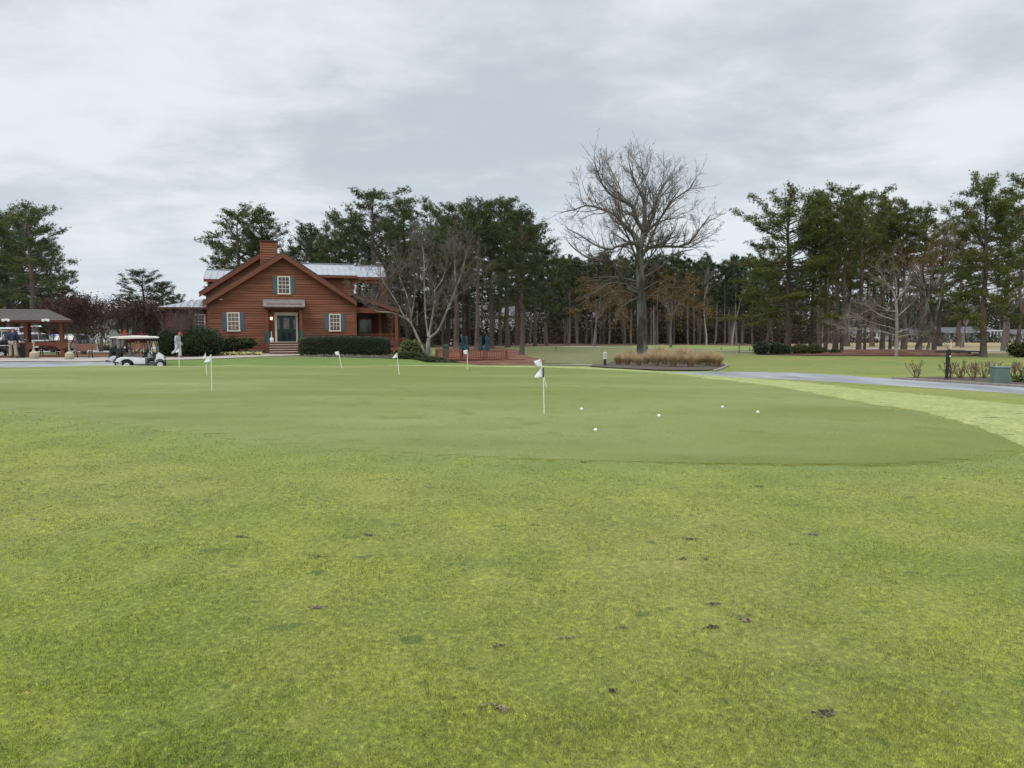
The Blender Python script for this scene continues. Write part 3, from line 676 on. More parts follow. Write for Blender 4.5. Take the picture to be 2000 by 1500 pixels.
BIG=[([(828,1420),(826,1300),(825,1100),(818,1000),(816,900),(812,790),(812,700)],.33,.20,0),
([(812,720),(790,675),(740,673),(690,690),(650,703),(605,722),(520,700),(430,645),(340,600)],.13,.03,-2.0),
([(612,722),(592,745),(600,780),(650,810)],.07,.03,1),
([(815,660),(785,610),(740,560),(700,505),(650,455),(560,410),(480,392),(410,415),(330,430)],.15,.03,1.5),
([(838,580),(790,510),(762,430),(690,392),(610,350),(560,290),(530,220),(510,170)],.14,.03,-1.5),
([(815,700),(835,620),(842,560),(850,450),(838,350),(800,270),(775,200),(755,120)],.19,.03,.5),
([(808,280),(850,220),(885,160),(900,110)],.07,.02,1.2),
([(690,395),(700,300),(680,220),(650,130)],.06,.02,1.5),
([(845,610),(900,485),(930,380),(960,300),(1005,230),(1055,190)],.13,.025,1.5),
([(850,600),(885,560),(925,515),(1000,400),(1090,330),(1120,270)],.10,.025,-1.8),
([(832,730),(880,692),(960,688),(1060,690),(1130,650),(1180,570),(1230,500)],.13,.025,-1.0),
([(1060,690),(1130,690),(1200,650),(1250,620)],.05,.02,-.5),
([(840,890),(900,860),(980,800),(1050,735),(1120,700),(1210,680)],.10,.025,2.0),
([(818,1000),(740,970),(690,905),(655,850),(600,800),(540,785),(470,778),(390,730),(340,680)],.12,.03,-2.0),
([(820,800),(800,650),(770,500),(740,400),(720,300)],.10,.03,4.0),
([(830,760),(880,600),(920,480),(960,400)],.10,.03,-4.0),
([(820,850),(760,740),(700,640),(640,560),(600,500)],.09,.03,-4.0),
([(825,860),(900,760),(1000,640),(1060,540)],.09,.03,4.0)]
LOW=[([(818,1010),(760,980),(680,960),(600,965),(520,1010)],.06,.015,-1.5),([(812,1060),(740,1010),(640,1010),(560,1060),(490,1110)],.06,.015,1.5),
([(840,1075),(900,1020),(980,990),(1080,1000),(1160,1080)],.06,.015,-1.5),([(835,1000),(920,950),(1020,930),(1120,960),(1190,1010)],.06,.015,1.5),
([(830,1040),(900,1040),(960,1060),(1040,1110)],.05,.015,-3),([(815,1040),(760,1060),(700,1090),(640,1120)],.05,.015,-3),([(825,940),(860,930),(900,900),(980,880)],.05,.015,3),([(815,950),(740,920),(660,900),(560,900)],.05,.015,3)]
def _x(): pass
def bigtree():
    global ENV
    Y=43; tips=[]; k=Y/F
    ENV=[(np.array(W(1240,440,Y)),(152*k,4.2,92*k)),(np.array(W(1237,378,Y)),(122*k,3.6,98*k))]
    e=empty('bare_oak',GP(1254,Y),'big leafless tree with a lichened trunk rising from the tall tan grasses','tree')
    Tn,S=limbtree(BIG,1000,260,3.26,Y,21,.36,2.1,2,.05,kids=(6,10),wob=.15,minr=.0046,ratio=.46,spreadup=.2,scy=.05)
    ENV=None
    T2,S2=limbtree([BIG[0]]+LOW,1000,260,3.26,Y,22,.45,1.5,2,-.03,tips=tips,kids=(4,7),wob=.25,minr=.006,spreadup=-.05,start=.3)
    off=np.array([*e.location]*2)
    def mk(nm,S,n,mt):
        A=np.array(S); A[:,:6]-=off; link(nm,segs_mesh(nm,A,n),mt,e)
    mk('trunk',Tn,10,m_oakb); mk('branches',S+S2,3,m_twig)
    r=np.random.default_rng(3); C=[];D=[]
    for p,d in tips:
        if r.random()<.62:
            for _ in range(r.integers(2,5)): C.append(p+r.normal(size=3)*.09-off[:3]); D.append(r.normal(size=3)+np.array([0,0,-.6]))
    link('leaves',cards('leaves',C,D,.085,.045,'quad'),m_brown,e)
    # burls on the trunk
    return len(S),len(S2),len(C)
print('bigtree',bigtree())
# pale multi-stemmed tree right of the house: traced from a 3.636x view with origin (560,350)
BIR=[([(1000,1250),(1003,1180),(1010,1130)],.24,.17,0),
([(1012,1130),(1080,1070),(1130,960),(1180,850),(1200,790),(1240,690),(1275,560),(1290,500)],.13,.03,-.6),
([(1120,985),(1160,880),(1220,810),(1262,780)],.07,.03,1.0),
([(1008,1120),(1030,980),(1045,860),(1040,760),(1000,680)],.12,.03,1.0),
([(1005,1120),(985,1000),(975,880),(965,700),(960,560),(940,450),(880,360)],.09,.03,1.6),
([(985,1240),(930,1120),(890,1030),(840,970),(800,890),(760,820),(710,740),(690,680)],.11,.03,-1.2),
([(885,1030),(870,900),(840,800),(800,700),(770,590),(745,520)],.07,.02,.6),
([(880,1020),(890,900),(900,780),(880,650),(870,560)],.06,.02,1.8),
([(850,990),(760,950),(660,940),(600,900),(550,870)],.06,.02,-1.8),
([(895,1010),(980,940),(1040,930),(1120,920)],.04,.02,-1.5),
([(1240,690),(1320,700),(1400,720),(1440,770)],.04,.015,-1),
([(1200,790),(1190,650),(1180,520),(1170,440)],.06,.02,1.5),
([(1045,800),(1100,700),(1120,600),(1130,500)],.05,.02,2.0),
([(965,700),(1010,600),(1030,500),(1020,440)],.045,.02,-1.5)]
def bir():
    Y=45.5; e=empty('multi_stem_tree',GP(835,Y),'pale leafless multi-stemmed tree just right of the clubhouse','tree')
    Tn,S=limbtree(BIR,560,350,3.636,Y,31,.28,1.35,2,.10,rk=.72,kids=(5,8),wob=.2,minr=.006,ratio=.5,spreadup=.5,start=.3)
    off=np.array([*e.location]*2)
    big=[s for s in Tn+S if s[6]>.028]; sm=[s for s in S if s[6]<=.028]
    for nm,Q_,n,mt in(('trunk',big,7,m_pale),('branches',sm,3,m_twb)):
        A=np.array(Q_); A[:,:6]-=off; link(nm,segs_mesh(nm,A,n),mt,e)
m_twb=mat('brown_twigs',(.155,.13,.11),(.105,.088,.075),scale=3,rough=.9)
bir()
# small pale bare tree on the lawn edge at right (view 3.333x, origin 1400,320)
SM=[([(1168,1262),(1170,1150),(1172,1050),(1170,950),(1168,880)],.13,.08,0),
([(1168,960),(1120,960),(1060,940),(1000,925),(930,960)],.05,.02,-1),([(1170,1000),(1230,960),(1290,920),(1340,890)],.05,.02,1),([(1168,900),(1150,820),(1120,770),(1090,700)],.06,.02,.5),
([(1170,890),(1200,840),(1230,780),(1250,720)],.05,.02,-.5),([(1170,1080),(1100,1060),(1000,1040),(900,1010),(850,1000)],.045,.015,-1.2),([(1172,1100),(1250,1080),(1330,1100),(1400,1080)],.045,.015,.8),
([(1170,1120),(1080,1090),(980,1080),(880,1070),(820,1080)],.04,.015,1.2),([(1170,1130),(1240,1110),(1300,1120),(1370,1150)],.04,.015,-1.5),([(1168,1020),(1090,980),(1040,920),(1000,900)],.04,.015,2),([(1170,860),(1170,790),(1160,720),(1140,650)],.05,.015,0)]
def sm():
    Y=48.8; e=empty('small_bare_tree',GP(1751,Y),'small pale leafless tree with a wide low crown before the straw bed','tree')
    Tn,S=limbtree(SM,1400,320,3.333,Y,41,.35,1.35,2,.02,kids=(4,7),wob=.25,minr=.006,ratio=.55,spreadup=.05,start=.2)
    off=np.array([*e.location]*2); big=[s for s in Tn+S if s[6]>.03]; sm_=[s for s in S if s[6]<=.03]
    for nm,Q_,n,mt in(('trunk',big,7,m_pale2),('branches',sm_,3,m_twp)):
        A=np.array(Q_); A[:,:6]-=off; link(nm,segs_mesh(nm,A,n),mt,e)
m_twp=mat('pale_twigs',(.24,.20,.17),(.16,.13,.11),scale=3,rough=.9)
sm()
def bare_at(px,Y,topy,label,seed,tr=.2,stems=1,lean=.3,lev=3,leaf=None,nleaf=2,ls=.1,name='bare_tree',bark=None,twig=None,up=.08,first=.3,cat='tree',group=None,ratio=.6,kids=(4,7),minr=.008,wid=1.0):
    r=np.random.default_rng(seed); b=np.array(GP(px,Y)); h=WZ(topy,Y)-b[2]; S=[];tips=[]
    e=empty(name,b,label,cat,group)
    for s in range(stems):
        az=2*PI*s/max(stems,1)+r.random(); l=lean*(r.uniform(.5,1.2) if stems>1 else .15)
        d=unit([math.cos(az)*l*wid,math.sin(az)*l*wid,1])
        grow(S,r,np.array([math.cos(az)*.08*(stems>1),math.sin(az)*.08*(stems>1),0]),d,h*first,tr,0,0,0,.06)
        q=np.array(S[-1][3:6]); d2=unit(q-np.array(S[-1][:3]))
        for k in range(r.integers(4,6)):
            an=r.uniform(.15,.65)*wid; pp=unit(np.cross(d2,r.normal(size=3)))
            grow(S,r,q,unit(d2*math.cos(an)+pp*math.sin(an)),h*(1-first)*.52*r.uniform(.85,1.1),tr*.42,1,lev,up,.16,kids,ratio,(.35,.85),minr,tips)
    A=np.array(S); zt_=A[:,5].max(); k=h/zt_; A[:,:6]*=k
    big=A[A[:,6]>.03]; sm_=A[A[:,6]<=.03]
    if len(big): link('trunk',segs_mesh('trunk',big,6),bark or m_barkf,e)
    if len(sm_): link('branches',segs_mesh('branches',sm_,3),twig or m_twig,e)
    if leaf:
        C=[];D=[]
        for p,d in tips:
            for _ in range(nleaf): C.append(p*k+r.normal(size=3)*.12); D.append(r.normal(size=3))
        link('leaves',cards('leaves',C,D,ls,ls*.55,'quad'),leaf,e)
    return e
m_maroon=mat('seed_heads',(.050,.026,.022),(.075,.040,.034),scale=2,rough=.9,island=.4,spec=.1)
m_mtwig=mat('maroon_twigs',(.115,.085,.07),(.07,.05,.043),scale=2,rough=.9)
m_mbark=mat('myrtle_bark',(.13,.105,.075),(.08,.062,.048),scale=5,rough=.9,bump=.4)
m_orange=mat('orange_leaves',(.20,.075,.025),(.28,.12,.03),scale=.8,rough=.8,island=.4,trans=.35,spec=.1)
m_yg=mat('olive_leaves',(.10,.10,.03),(.16,.13,.035),scale=.8,rough=.8,island=.4,trans=.35,spec=.1)
def myr(px,Y,top,label,seed,st=7,nl=4,wid=1.0):
    nl=nl//2
    bare_at(px,Y,top,label,seed,tr=.075,stems=st,lean=.38,lev=3,leaf=m_maroon if nl else None,nleaf=nl,ls=.15,name='crape_myrtle',bark=m_mbark,twig=m_mtwig,first=.30,group='crape myrtles around the cart park',cat='crape myrtle',kids=(4,6),wid=wid)
myr(162,53,566,'large maroon crape myrtle whose stems rise behind the right-hand bench',51,9,5,.9)
myr(128,55,572,'maroon crape myrtle seen past the right end of the shelter',52,7,4)
myr(102,57,586,'crape myrtle seen between the posts of the shelter',53,6,3)
myr(196,62,585,'crape myrtle right of the large one, at the edge of the gap',54,5,3,.6)
myr(252,58,572,'brownish crape myrtle rising behind the golf cart roofs',55,8,2,.75)
myr(288,60,580,'crape myrtle between the golf carts and the left wing',56,8,2,.9)
myr(316,62,588,'crape myrtle at the corner of the left wing',57,6,1,.8)
myr(357,51,590,'thin crape myrtle growing between the two round evergreen shrubs',58,7,1,1.2)
myr(392,60,585,'crape myrtle crown above the left wing wall beside the clubhouse',59,5,1)
# oaks and leafy trees of the right-hand side
bare_at(1794,54,430,'thick-trunked oak with a few orange leaves behind the straw bed',61,tr=.26,leaf=m_orange,nleaf=3,lev=3,first=.4,name='oak_tree',bark=m_oakb,kids=(4,7))
bare_at(1826,53,470,'oak with a crooked trunk left of the wooden bridge',62,tr=.18,leaf=m_orange,nleaf=3,lev=3,first=.4,name='oak_tree',bark=m_oakb,kids=(4,7))
bare_at(1812,64,384,'tall grey leafless tree rising behind the oaks',63,tr=.13,lev=3,first=.45,name='bare_tree',kids=(5,7),twig=m_twp,bark=m_oakb)
bare_at(1770,66,500,'rust-tinged thin tree behind the pale bare tree',64,tr=.13,leaf=m_orange,nleaf=2,lev=3,name='bare_tree')
bare_at(1989,50,400,'olive-brown leafy tree at the right edge',65,tr=.22,leaf=m_yg,nleaf=5,lev=3,name='leafy_tree',ls=.16,first=.25,bark=m_bark)
bare_at(1960,62,470,'olive tree behind the right edge pine',66,tr=.2,leaf=m_yg,nleaf=4,lev=3,name='leafy_tree',ls=.16,first=.25)
bare_at(1880,75,520,'olive-leaved tree over the wooden bridge',67,tr=.2,leaf=m_yg,nleaf=3,lev=3,name='leafy_tree',ls=.18,first=.25)
bare_at(1430,100,520,'thin grey leafless tree by the far wood, left of the right-hand stand',68,tr=.16,lev=3,first=.5,name='bare_tree',bark=m_pale2,twig=m_twp,wid=.6)
bare_at(1380,100,500,'pale slim leafless tree in front of the far wood',69,tr=.14,lev=3,first=.5,name='bare_tree',bark=m_pale2,twig=m_twp,wid=.6)
bare_at(718,64,470,'grey leafless tree behind the upper balcony',70,tr=.16,lev=3,first=.3,name='bare_tree',twig=m_twb)
bare_at(1160,72,545,'rusty-leaved tree behind the left boughs of the big bare tree',71,tr=.16,leaf=m_brown,nleaf=3,lev=3,first=.35,name='leafy_tree',wid=1.3)
bare_at(1310,74,540,'rusty-leaved tree behind the right boughs of the big bare tree',72,tr=.16,leaf=m_brown,nleaf=3,lev=3,first=.35,name='leafy_tree',wid=1.3)
# ---------------------------------------------------------------- shrubs
m_leafd=mat('dark_leaves',(.018,.032,.012),(.035,.055,.02),scale=2.5,rough=.45,island=.5,c3=(.05,.075,.028),scale3=1.4,spec=.4)
m_leafm=mat('mid_leaves',(.05,.065,.022),(.09,.10,.035),scale=3,rough=.6,island=.45,c3=(.11,.09,.05),scale3=1.5,spec=.3)
m_hedge=mat('hedge_leaves',(.035,.045,.018),(.06,.075,.028),scale=3,rough=.55,island=.5,c3=(.085,.06,.035),scale3=1.2,spec=.35)
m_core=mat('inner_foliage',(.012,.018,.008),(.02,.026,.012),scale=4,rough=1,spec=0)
m_green=mat('bright_leaves',(.09,.13,.03),(.16,.19,.05),scale=3,rough=.6,island=.4)
def blob(e,c,rad,n,ls,mt,power=2.0,stem=True,core=.86,rough=.12,seed=0):
    r=np.random.default_rng(seed); v=r.normal(size=(n,3)); v/=np.linalg.norm(v,axis=1,keepdims=True)
    s=(np.abs(v)**power).sum(1)**(-1/power); v2=v*s[:,None]
    nz=np.array([noise.noise((a*2.3+seed,b*2.3,c_*2.3))+.5*noise.noise((a*6+seed,b*6,c_*6)) for a,b,c_ in v2])
    q=v2*(1+rough*nz-.10*r.random(n)**2)[:,None]*np.array(rad)+np.array(c)
    q=q[q[:,2]>.03] ; dd=v2[:len(q)]*0+r.normal(size=(len(q),3))+ (q-np.array(c))*.6+np.array([0,0,.3])
    link('leaves',cards('leaves',q,dd,ls*r.uniform(.6,1.3,len(q)),ls*.6,'quad'),mt,e)
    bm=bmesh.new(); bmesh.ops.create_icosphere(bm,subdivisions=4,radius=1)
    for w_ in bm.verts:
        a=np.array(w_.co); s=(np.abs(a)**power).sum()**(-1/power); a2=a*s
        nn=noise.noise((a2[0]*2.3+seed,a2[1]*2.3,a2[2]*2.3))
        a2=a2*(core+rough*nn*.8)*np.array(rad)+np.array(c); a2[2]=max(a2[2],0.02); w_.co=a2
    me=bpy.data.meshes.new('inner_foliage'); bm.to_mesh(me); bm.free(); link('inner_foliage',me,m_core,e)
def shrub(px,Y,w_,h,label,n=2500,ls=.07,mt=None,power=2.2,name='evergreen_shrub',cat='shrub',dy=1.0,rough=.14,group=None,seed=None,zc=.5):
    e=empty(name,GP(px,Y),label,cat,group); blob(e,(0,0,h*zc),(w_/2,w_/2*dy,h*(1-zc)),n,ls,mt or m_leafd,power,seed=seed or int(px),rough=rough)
    mb=MB()
    for k in range(4): a=k*1.6; mb.tube([(0,0,0),(math.cos(a)*.1,math.sin(a)*.1,h*.3),(math.cos(a)*.22*w_,math.sin(a)*.22*w_,h*.6)],[.03,.022,.012],5)
    mb.build('stems',m_mbark,e); return e
shrub(393,51,2.8,2.05,'largest round dark evergreen shrub, at the left corner of the clubhouse',6500,.08,power=2.6,zc=.45)
shrub(328,50.5,1.35,1.95,'round dark evergreen shrub left of the largest, behind the walking golfer',3800,.08,power=2.6,zc=.45)
shrub(433,53,1.3,1.1,'small dark shrub tucked against the right side of the largest round one',1500,.07)
shrub(454,53.5,1.2,1.35,'loose olive shrub under the lower left window',1400,.08,m_leafm,rough=.4)
shrub(480,53.5,1.5,1.25,'wind-shaped shrub on crooked stems left of the front steps',1500,.08,m_leafm,rough=.5,zc=.65)
def hedge():
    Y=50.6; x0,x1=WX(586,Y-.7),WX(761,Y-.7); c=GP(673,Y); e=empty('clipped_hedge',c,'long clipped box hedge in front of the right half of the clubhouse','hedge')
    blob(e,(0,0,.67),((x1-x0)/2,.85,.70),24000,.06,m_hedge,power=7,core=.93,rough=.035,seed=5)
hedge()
def lowbed(px,Y,w_,d_,h,label,n,mt):
    e=empty('low_shrub',GP(px,Y),label,'shrub','low shrubs along the bed right of the hedge'); blob(e,(0,0,h*.3),(w_/2,d_,h*.75),n,.06,mt,2.6,rough=.25,seed=int(px)+int(Y))
lowbed(800,44.6,2.3,.8,.42,'low reddish-green shrub patch just left of the pale multi-stemmed tree',1900,m_leafm)
lowbed(838,44.0,2.2,.8,.40,'low reddish-green shrub patch at the foot of the pale multi-stemmed tree',1900,m_leafm)
lowbed(872,43.2,1.7,.7,.36,'low reddish-green shrub patch in front of the left end of the deck',1500,m_leafm)
shrub(803,49.5,1.5,1.15,'yellowish-green shrub between the porch steps and the multi-stemmed tree',1800,.09,m_green,rough=.35)
shrub(822,50.5,1.2,1.0,'dark shrub behind the trunk of the multi-stemmed tree',1200,.09,m_leafm,rough=.35)
RS=[(1488,52.6,1.15,.95,'leftmost of the round evergreen shrubs under the right-hand pines'),(1516,53,1.1,.90,'second round evergreen shrub from the left under the right-hand pines'),(1534,53,.8,.68,'small dark shrub touching the trunk of the tall pine at the left of the stand'),
(1563,53.2,1.2,.75,'twiggy low shrub right of the tall pine at the left of the stand'),(1592,52.5,1.0,.75,'loose green shrub under the pine with the leaning trunk'),(1606,53,.9,.5,'low shrub right of the loose green shrub'),(1632,52.3,.8,.35,'small mounded shrub beside the straw bed')]
for px,Y,w_,h,lb in RS: shrub(px,Y,w_,h,lb,1500,.08,m_leafm if 'twiggy' in lb or 'loose' in lb else m_leafd,rough=.35)
shrub(1995,46,1.5,1.0,'green shrub at the foot of the tree at the right edge',1500,.09,m_leafm,rough=.4)
shrub(1998,19.2,.35,.22,'small yellow-green plant beside the green utility box',500,.05,m_green,rough=.5)
shrub(215,66,1.6,.55,'low clipped shrub left of the golf carts by the parking lot',900,.09,m_leafm)
m_redl=mat('red_leaves',(.15,.02,.03),(.20,.035,.04),scale=3,rough=.7,island=.4,trans=.3)
bare_at(267,55,650,'small crimson-leaved shrub behind the golf cart roof',81,tr=.03,stems=6,lean=.4,lev=2,leaf=m_redl,nleaf=8,ls=.1,name='red_shrub',first=.4,cat='shrub')
# flowers by the wall
m_yel=mat('yellow_petals',(.6,.55,.12),(.75,.7,.35),scale=8,rough=.7,island=.2)
def flowers():
    C=[];D=[]
    for _ in range(260):
        px=rw.uniform(428,512); Y=rw.uniform(50.5,52.4); p=GP(px,Y); C.append((p.x,p.y,p.z+rw.uniform(.03,.2))); D.append((rw.gauss(0,1),rw.gauss(0,1),.7))
    o=link('flower_bed',cards('flower_bed',C,D,.11,.09,'quad'),m_yel); tag(o,'pale yellow flowers in the bed along the left part of the clubhouse','flowers',kind='stuff')
    C=[];D=[]
    for _ in range(900):
        px=rw.uniform(428,512); Y=rw.uniform(50.4,52.6); p=GP(px,Y); C.append((p.x,p.y,p.z+rw.uniform(.0,.12))); D.append((rw.gauss(0,1),rw.gauss(0,1),.7))
    o=link('flower_foliage',cards('flower_foliage',C,D,.1,.06,'quad'),m_leafm); tag(o,'low green foliage under the yellow flowers by the clubhouse wall','foliage',kind='stuff')
    C=[];D=[]
    for _ in range(700):
        px=rw.uniform(592,765); Y=rw.uniform(47.9,49.1); p=GP(px,Y); C.append((p.x,p.y,p.z+rw.uniform(.0,.12))); D.append((rw.gauss(0,1),rw.gauss(0,1),.7))
    m=mat('grey_foliage',(.14,.15,.11),(.2,.2,.16),scale=4,island=.4); o=link('border_plants',cards('border_plants',C,D,.1,.06,'quad'),m); tag(o,'low grey border plants along the foot of the hedge','border plants',kind='stuff')
flowers()
# ornamental grasses
m_tan=mat('tan_grass',(.43,.325,.185),(.58,.465,.30),scale=3,rough=.85,island=.35,trans=.25,spec=.1,c3=(.30,.19,.09),scale3=1.3)
def grassclump(seed,n=900,H=.95,Rr=.55):
    r=np.random.default_rng(seed); V=[];Fc=[]
    for i in range(n):
        az=r.random()*2*PI; l=r.random()**.7*1.05; h=H*r.uniform(.6,1.15); b=np.array([math.cos(az),math.sin(az),0]); p=b*.12*r.random(); w_=r.uniform(.006,.011); s=np.array([-b[1],b[0],0])*w_
        pts=[]; a=l*.35
        for k in range(4):
            pts.append(p.copy()); p=p+(b*math.sin(a)+np.array([0,0,math.cos(a)]))*h/3; a+=l*.42
        i0=len(V)
        for k,q in enumerate(pts): f=1-k/3.3; V+= [q-s*f,q+s*f]
        for k in range(3): Fc.append((i0+2*k,i0+2*k+1,i0+2*k+3,i0+2*k+2))
    return np_mesh('blades',np.array(V),np.array(Fc))
GC=[grassclump(91),grassclump(92,1000,1.05,.6),grassclump(93,800,.85)]
for g_ in GC: g_.materials.append(m_tan)
m_thatch=mat('grass_thatch',(.10,.065,.035),(.17,.11,.06),scale=9,rough=1)
row=[(1208,33.4),(1226,32.6),(1248,31.8),(1262,33.8),(1282,31.4),(1299,33.2),(1316,31.0),(1334,33.5),(1350,31.0),(1366,32.8),(1384,31.8),(1398,33.0),(1216,35.5),(1240,35.5),(1272,36),(1300,36.5),(1325,36),(1347,35.6),(1372,35),(1388,34.6),(1402,31.2),(1232,38),(1290,38.6),(1330,38)]
for k,(px,Y) in enumerate(row):
    e=empty('ornamental_grass',GP(px,Y)+Vector((0,0,.03)),'tan fountain of ornamental grass in the bed around the big bare tree','ornamental grass','tan grasses of the oval bed',rw.uniform(0,6))
    s=rw.uniform(.66,.98)*(.93 if px>1270 else .74); e.scale=(s*1.2,s*1.2,s)
    o=link('blades',GC[k%3],None,e); t=MB().lathe([(.10,0),(.14,.06),(.10,.2),(.02,.3)],n=10).build('thatch',m_thatch,e)
# pruned twiggy shrubs at right
m_prune=mat('pruned_twigs',(.16,.085,.06),(.11,.065,.05),scale=6,rough=.9)
def pruned(px,Y,h,label,seed,wd=1.0):
    h*=1.28; r=np.random.default_rng(seed); S=[]; e=empty('pruned_shrub',GP(px,Y),label,'shrub','pruned leafless shrubs in the bed at right')
    for s in range(9):
        az=2*PI*s/9+r.random()*.5; l=r.uniform(.2,.75)*wd; grow(S,r,np.array([math.cos(az)*.02,math.sin(az)*.02,0]),unit([math.cos(az)*l,math.sin(az)*l,1]),h*.72,.011,0,2,.10,.14,(4,6),.42,(.3,.8),.0035)
    A=np.array(S); A[:,:6]*=h/A[:,5].max(); link('twigs',segs_mesh('twigs',A,4),m_prune,e)
PRN=[(1794,21.4,.47,'pruned leafless shrub farthest left in the bed beside the asphalt path'),(1859,20.8,.44,'pruned leafless shrub directly behind the black post'),(1880,21.0,.46,'pruned leafless shrub right of the black post'),(1905,20.2,.47,'pruned leafless shrub midway between the black post and the utility box'),(1926,20.9,.47,'pruned leafless shrub close to the left side of the utility box'),(1944,21.4,.42,'pruned leafless shrub directly behind the utility box'),(1985,20.6,.46,'pruned leafless shrub right of the utility box'),(2003,20.0,.46,'pruned leafless shrub cut by the right edge of the photo')]
for k,(px,Y,h,lb) in enumerate(PRN): pruned(px,Y,h,lb,100+k)
# ---------------------------------------------------------------- building materials
m_side=mat('stained_siding',(.225,.086,.044),(.165,.060,.031),scale=1.3,rough=.75,bump=.25,bscale=12,stretch=(.25,1,6),c3=(.28,.12,.065),scale3=.5,spec=.3)
m_trim=mat('stained_trim',(.20,.074,.040),(.155,.055,.030),scale=2,rough=.7,bump=.2,spec=.3)
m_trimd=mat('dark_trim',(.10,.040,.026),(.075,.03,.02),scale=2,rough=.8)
m_cream=mat('cream_paint',(.74,.70,.58),(.66,.62,.50),scale=3,rough=.55)
m_shut=mat('blue_grey_shutter',(.075,.12,.15),(.06,.10,.13),scale=4,rough=.6)
m_doorg=mat('dark_green_paint',(.012,.045,.036),(.010,.034,.028),scale=4,rough=.4)
m_teal=mat('teal_paint',(.015,.10,.085),(.012,.08,.068),scale=4,rough=.5)
m_glass=mat('window_glass',(.02,.022,.025),(.05,.055,.06),scale=1.2,rough=.06,spec=.8)
m_curt=mat('lit_curtain_glass',(.20,.19,.16),(.08,.08,.075),scale=3,rough=.12,spec=.8)
m_roofm=mat('galvanised_roof',(.36,.38,.41),(.28,.30,.33),scale=1.5,rough=.42,metal=.35,c3=(.33,.34,.36),scale3=.5)
m_canopy=mat('aged_metal_roof',(.30,.29,.28),(.21,.19,.18),scale=2,rough=.5,metal=.3)
m_shing=mat('roof_shingles',(.125,.11,.105),(.07,.062,.06),scale=10,rough=.95,bump=.6,bscale=30)
m_shingb=mat('brown_shingles',(.07,.055,.05),(.045,.036,.033),scale=10,rough=.95,bump=.5)
m_stone=mat('field_stone',(.24,.22,.2),(.10,.09,.085),scale=4,rough=.95,bump=1,bscale=7)
m_brick=mat('brick_red',(.17,.06,.04),(.12,.045,.035),scale=5,rough=.9,bump=.5)
m_black=mat('black_plastic',(.012,.012,.013),(.022,.022,.024),scale=6,rough=.45)
m_rubber=mat('tyre_rubber',(.012,.012,.012),(.02,.02,.02),scale=9,rough=.85)
m_steel=mat('steel',(.45,.45,.46),rough=.35,metal=.8)
m_white=mat('white_paint',(.78,.78,.76),(.70,.70,.68),scale=2,rough=.35)
m_lampw=mat('lamp_white',(.75,.74,.70),rough=.5)
m_dark=mat('dark_interior',(.020,.014,.012),(.030,.02,.016),scale=3,rough=.9)
def lit(name,c,s):
    m=bpy.data.materials.new(name); m.use_nodes=True; b=m.node_tree.nodes['Principled BSDF']; b.inputs['Emission Color'].default_value=(*c,1); b.inputs['Emission Strength'].default_value=s; return m
m_bulb=lit('porch_lamp_glow',(1,.78,.5),6)
def lap(mb,xl,xr,z0,z1,y,holes=(),h=.19,t=.055):
    "lapped boards on a wall facing -y; xl,xr: functions of height"
    z=z0
    while z<z1-.01:
        zt2=min(z+h,z1); a0,a1,b0,b1=xl(z),xl(zt2),xr(z),xr(zt2)
        if b0-a0<.05: z+=h; continue
        spans=[(0,1)]
        X0,X1=a0,b0
        for hx0,hx1,hz0,hz1 in holes:
            if hz0<(z+zt2)/2<hz1:
                ns=[]
                for s0,s1 in spans:
                    f0,f1=(hx0-X0)/(X1-X0),(hx1-X0)/(X1-X0)
                    if f0>s0: ns.append((s0,min(f0,s1)))
                    if f1<s1: ns.append((max(f1,s0),s1))
                spans=[s for s in ns if s[1]-s[0]>1e-3]
        for s0,s1 in spans:
            L0=a0+(b0-a0)*s0 if s0>0 else a0; R0=a0+(b0-a0)*s1
            L1=L0 if s0>0 else a1; R1=R0 if s1<1 else b1
            if R1<L1: m_=(R1+L1)/2; L1=R1=m_
            mb.add([(L0,y-t,z+.022),(R0,y-t,z+.022),(R1,y-.004,zt2+.012),(L1,y-.004,zt2+.012),(L0,y+.03,z+.022),(R0,y+.03,z+.022),(R1,y+.03,zt2),(L1,y+.03,zt2)],
                   [(0,1,2,3),(0,4,5,1),(0,3,7,4),(1,5,6,2),(4,7,6,5)])
        z+=h
def lapside(mb,y0,y1,z0,z1,x,sgn=1,h=.185,t=.028):
    z=z0
    while z<z1-.01:
        e=min(z+h,z1)
        mb.add([(x+sgn*t,y0,z),(x+sgn*t,y1,z),(x+sgn*.004,y1,e+.012),(x+sgn*.004,y0,e+.012),(x-sgn*.03,y0,z),(x-sgn*.03,y1,z)],[(0,1,2,3),(0,4,5,1)]); z+=h
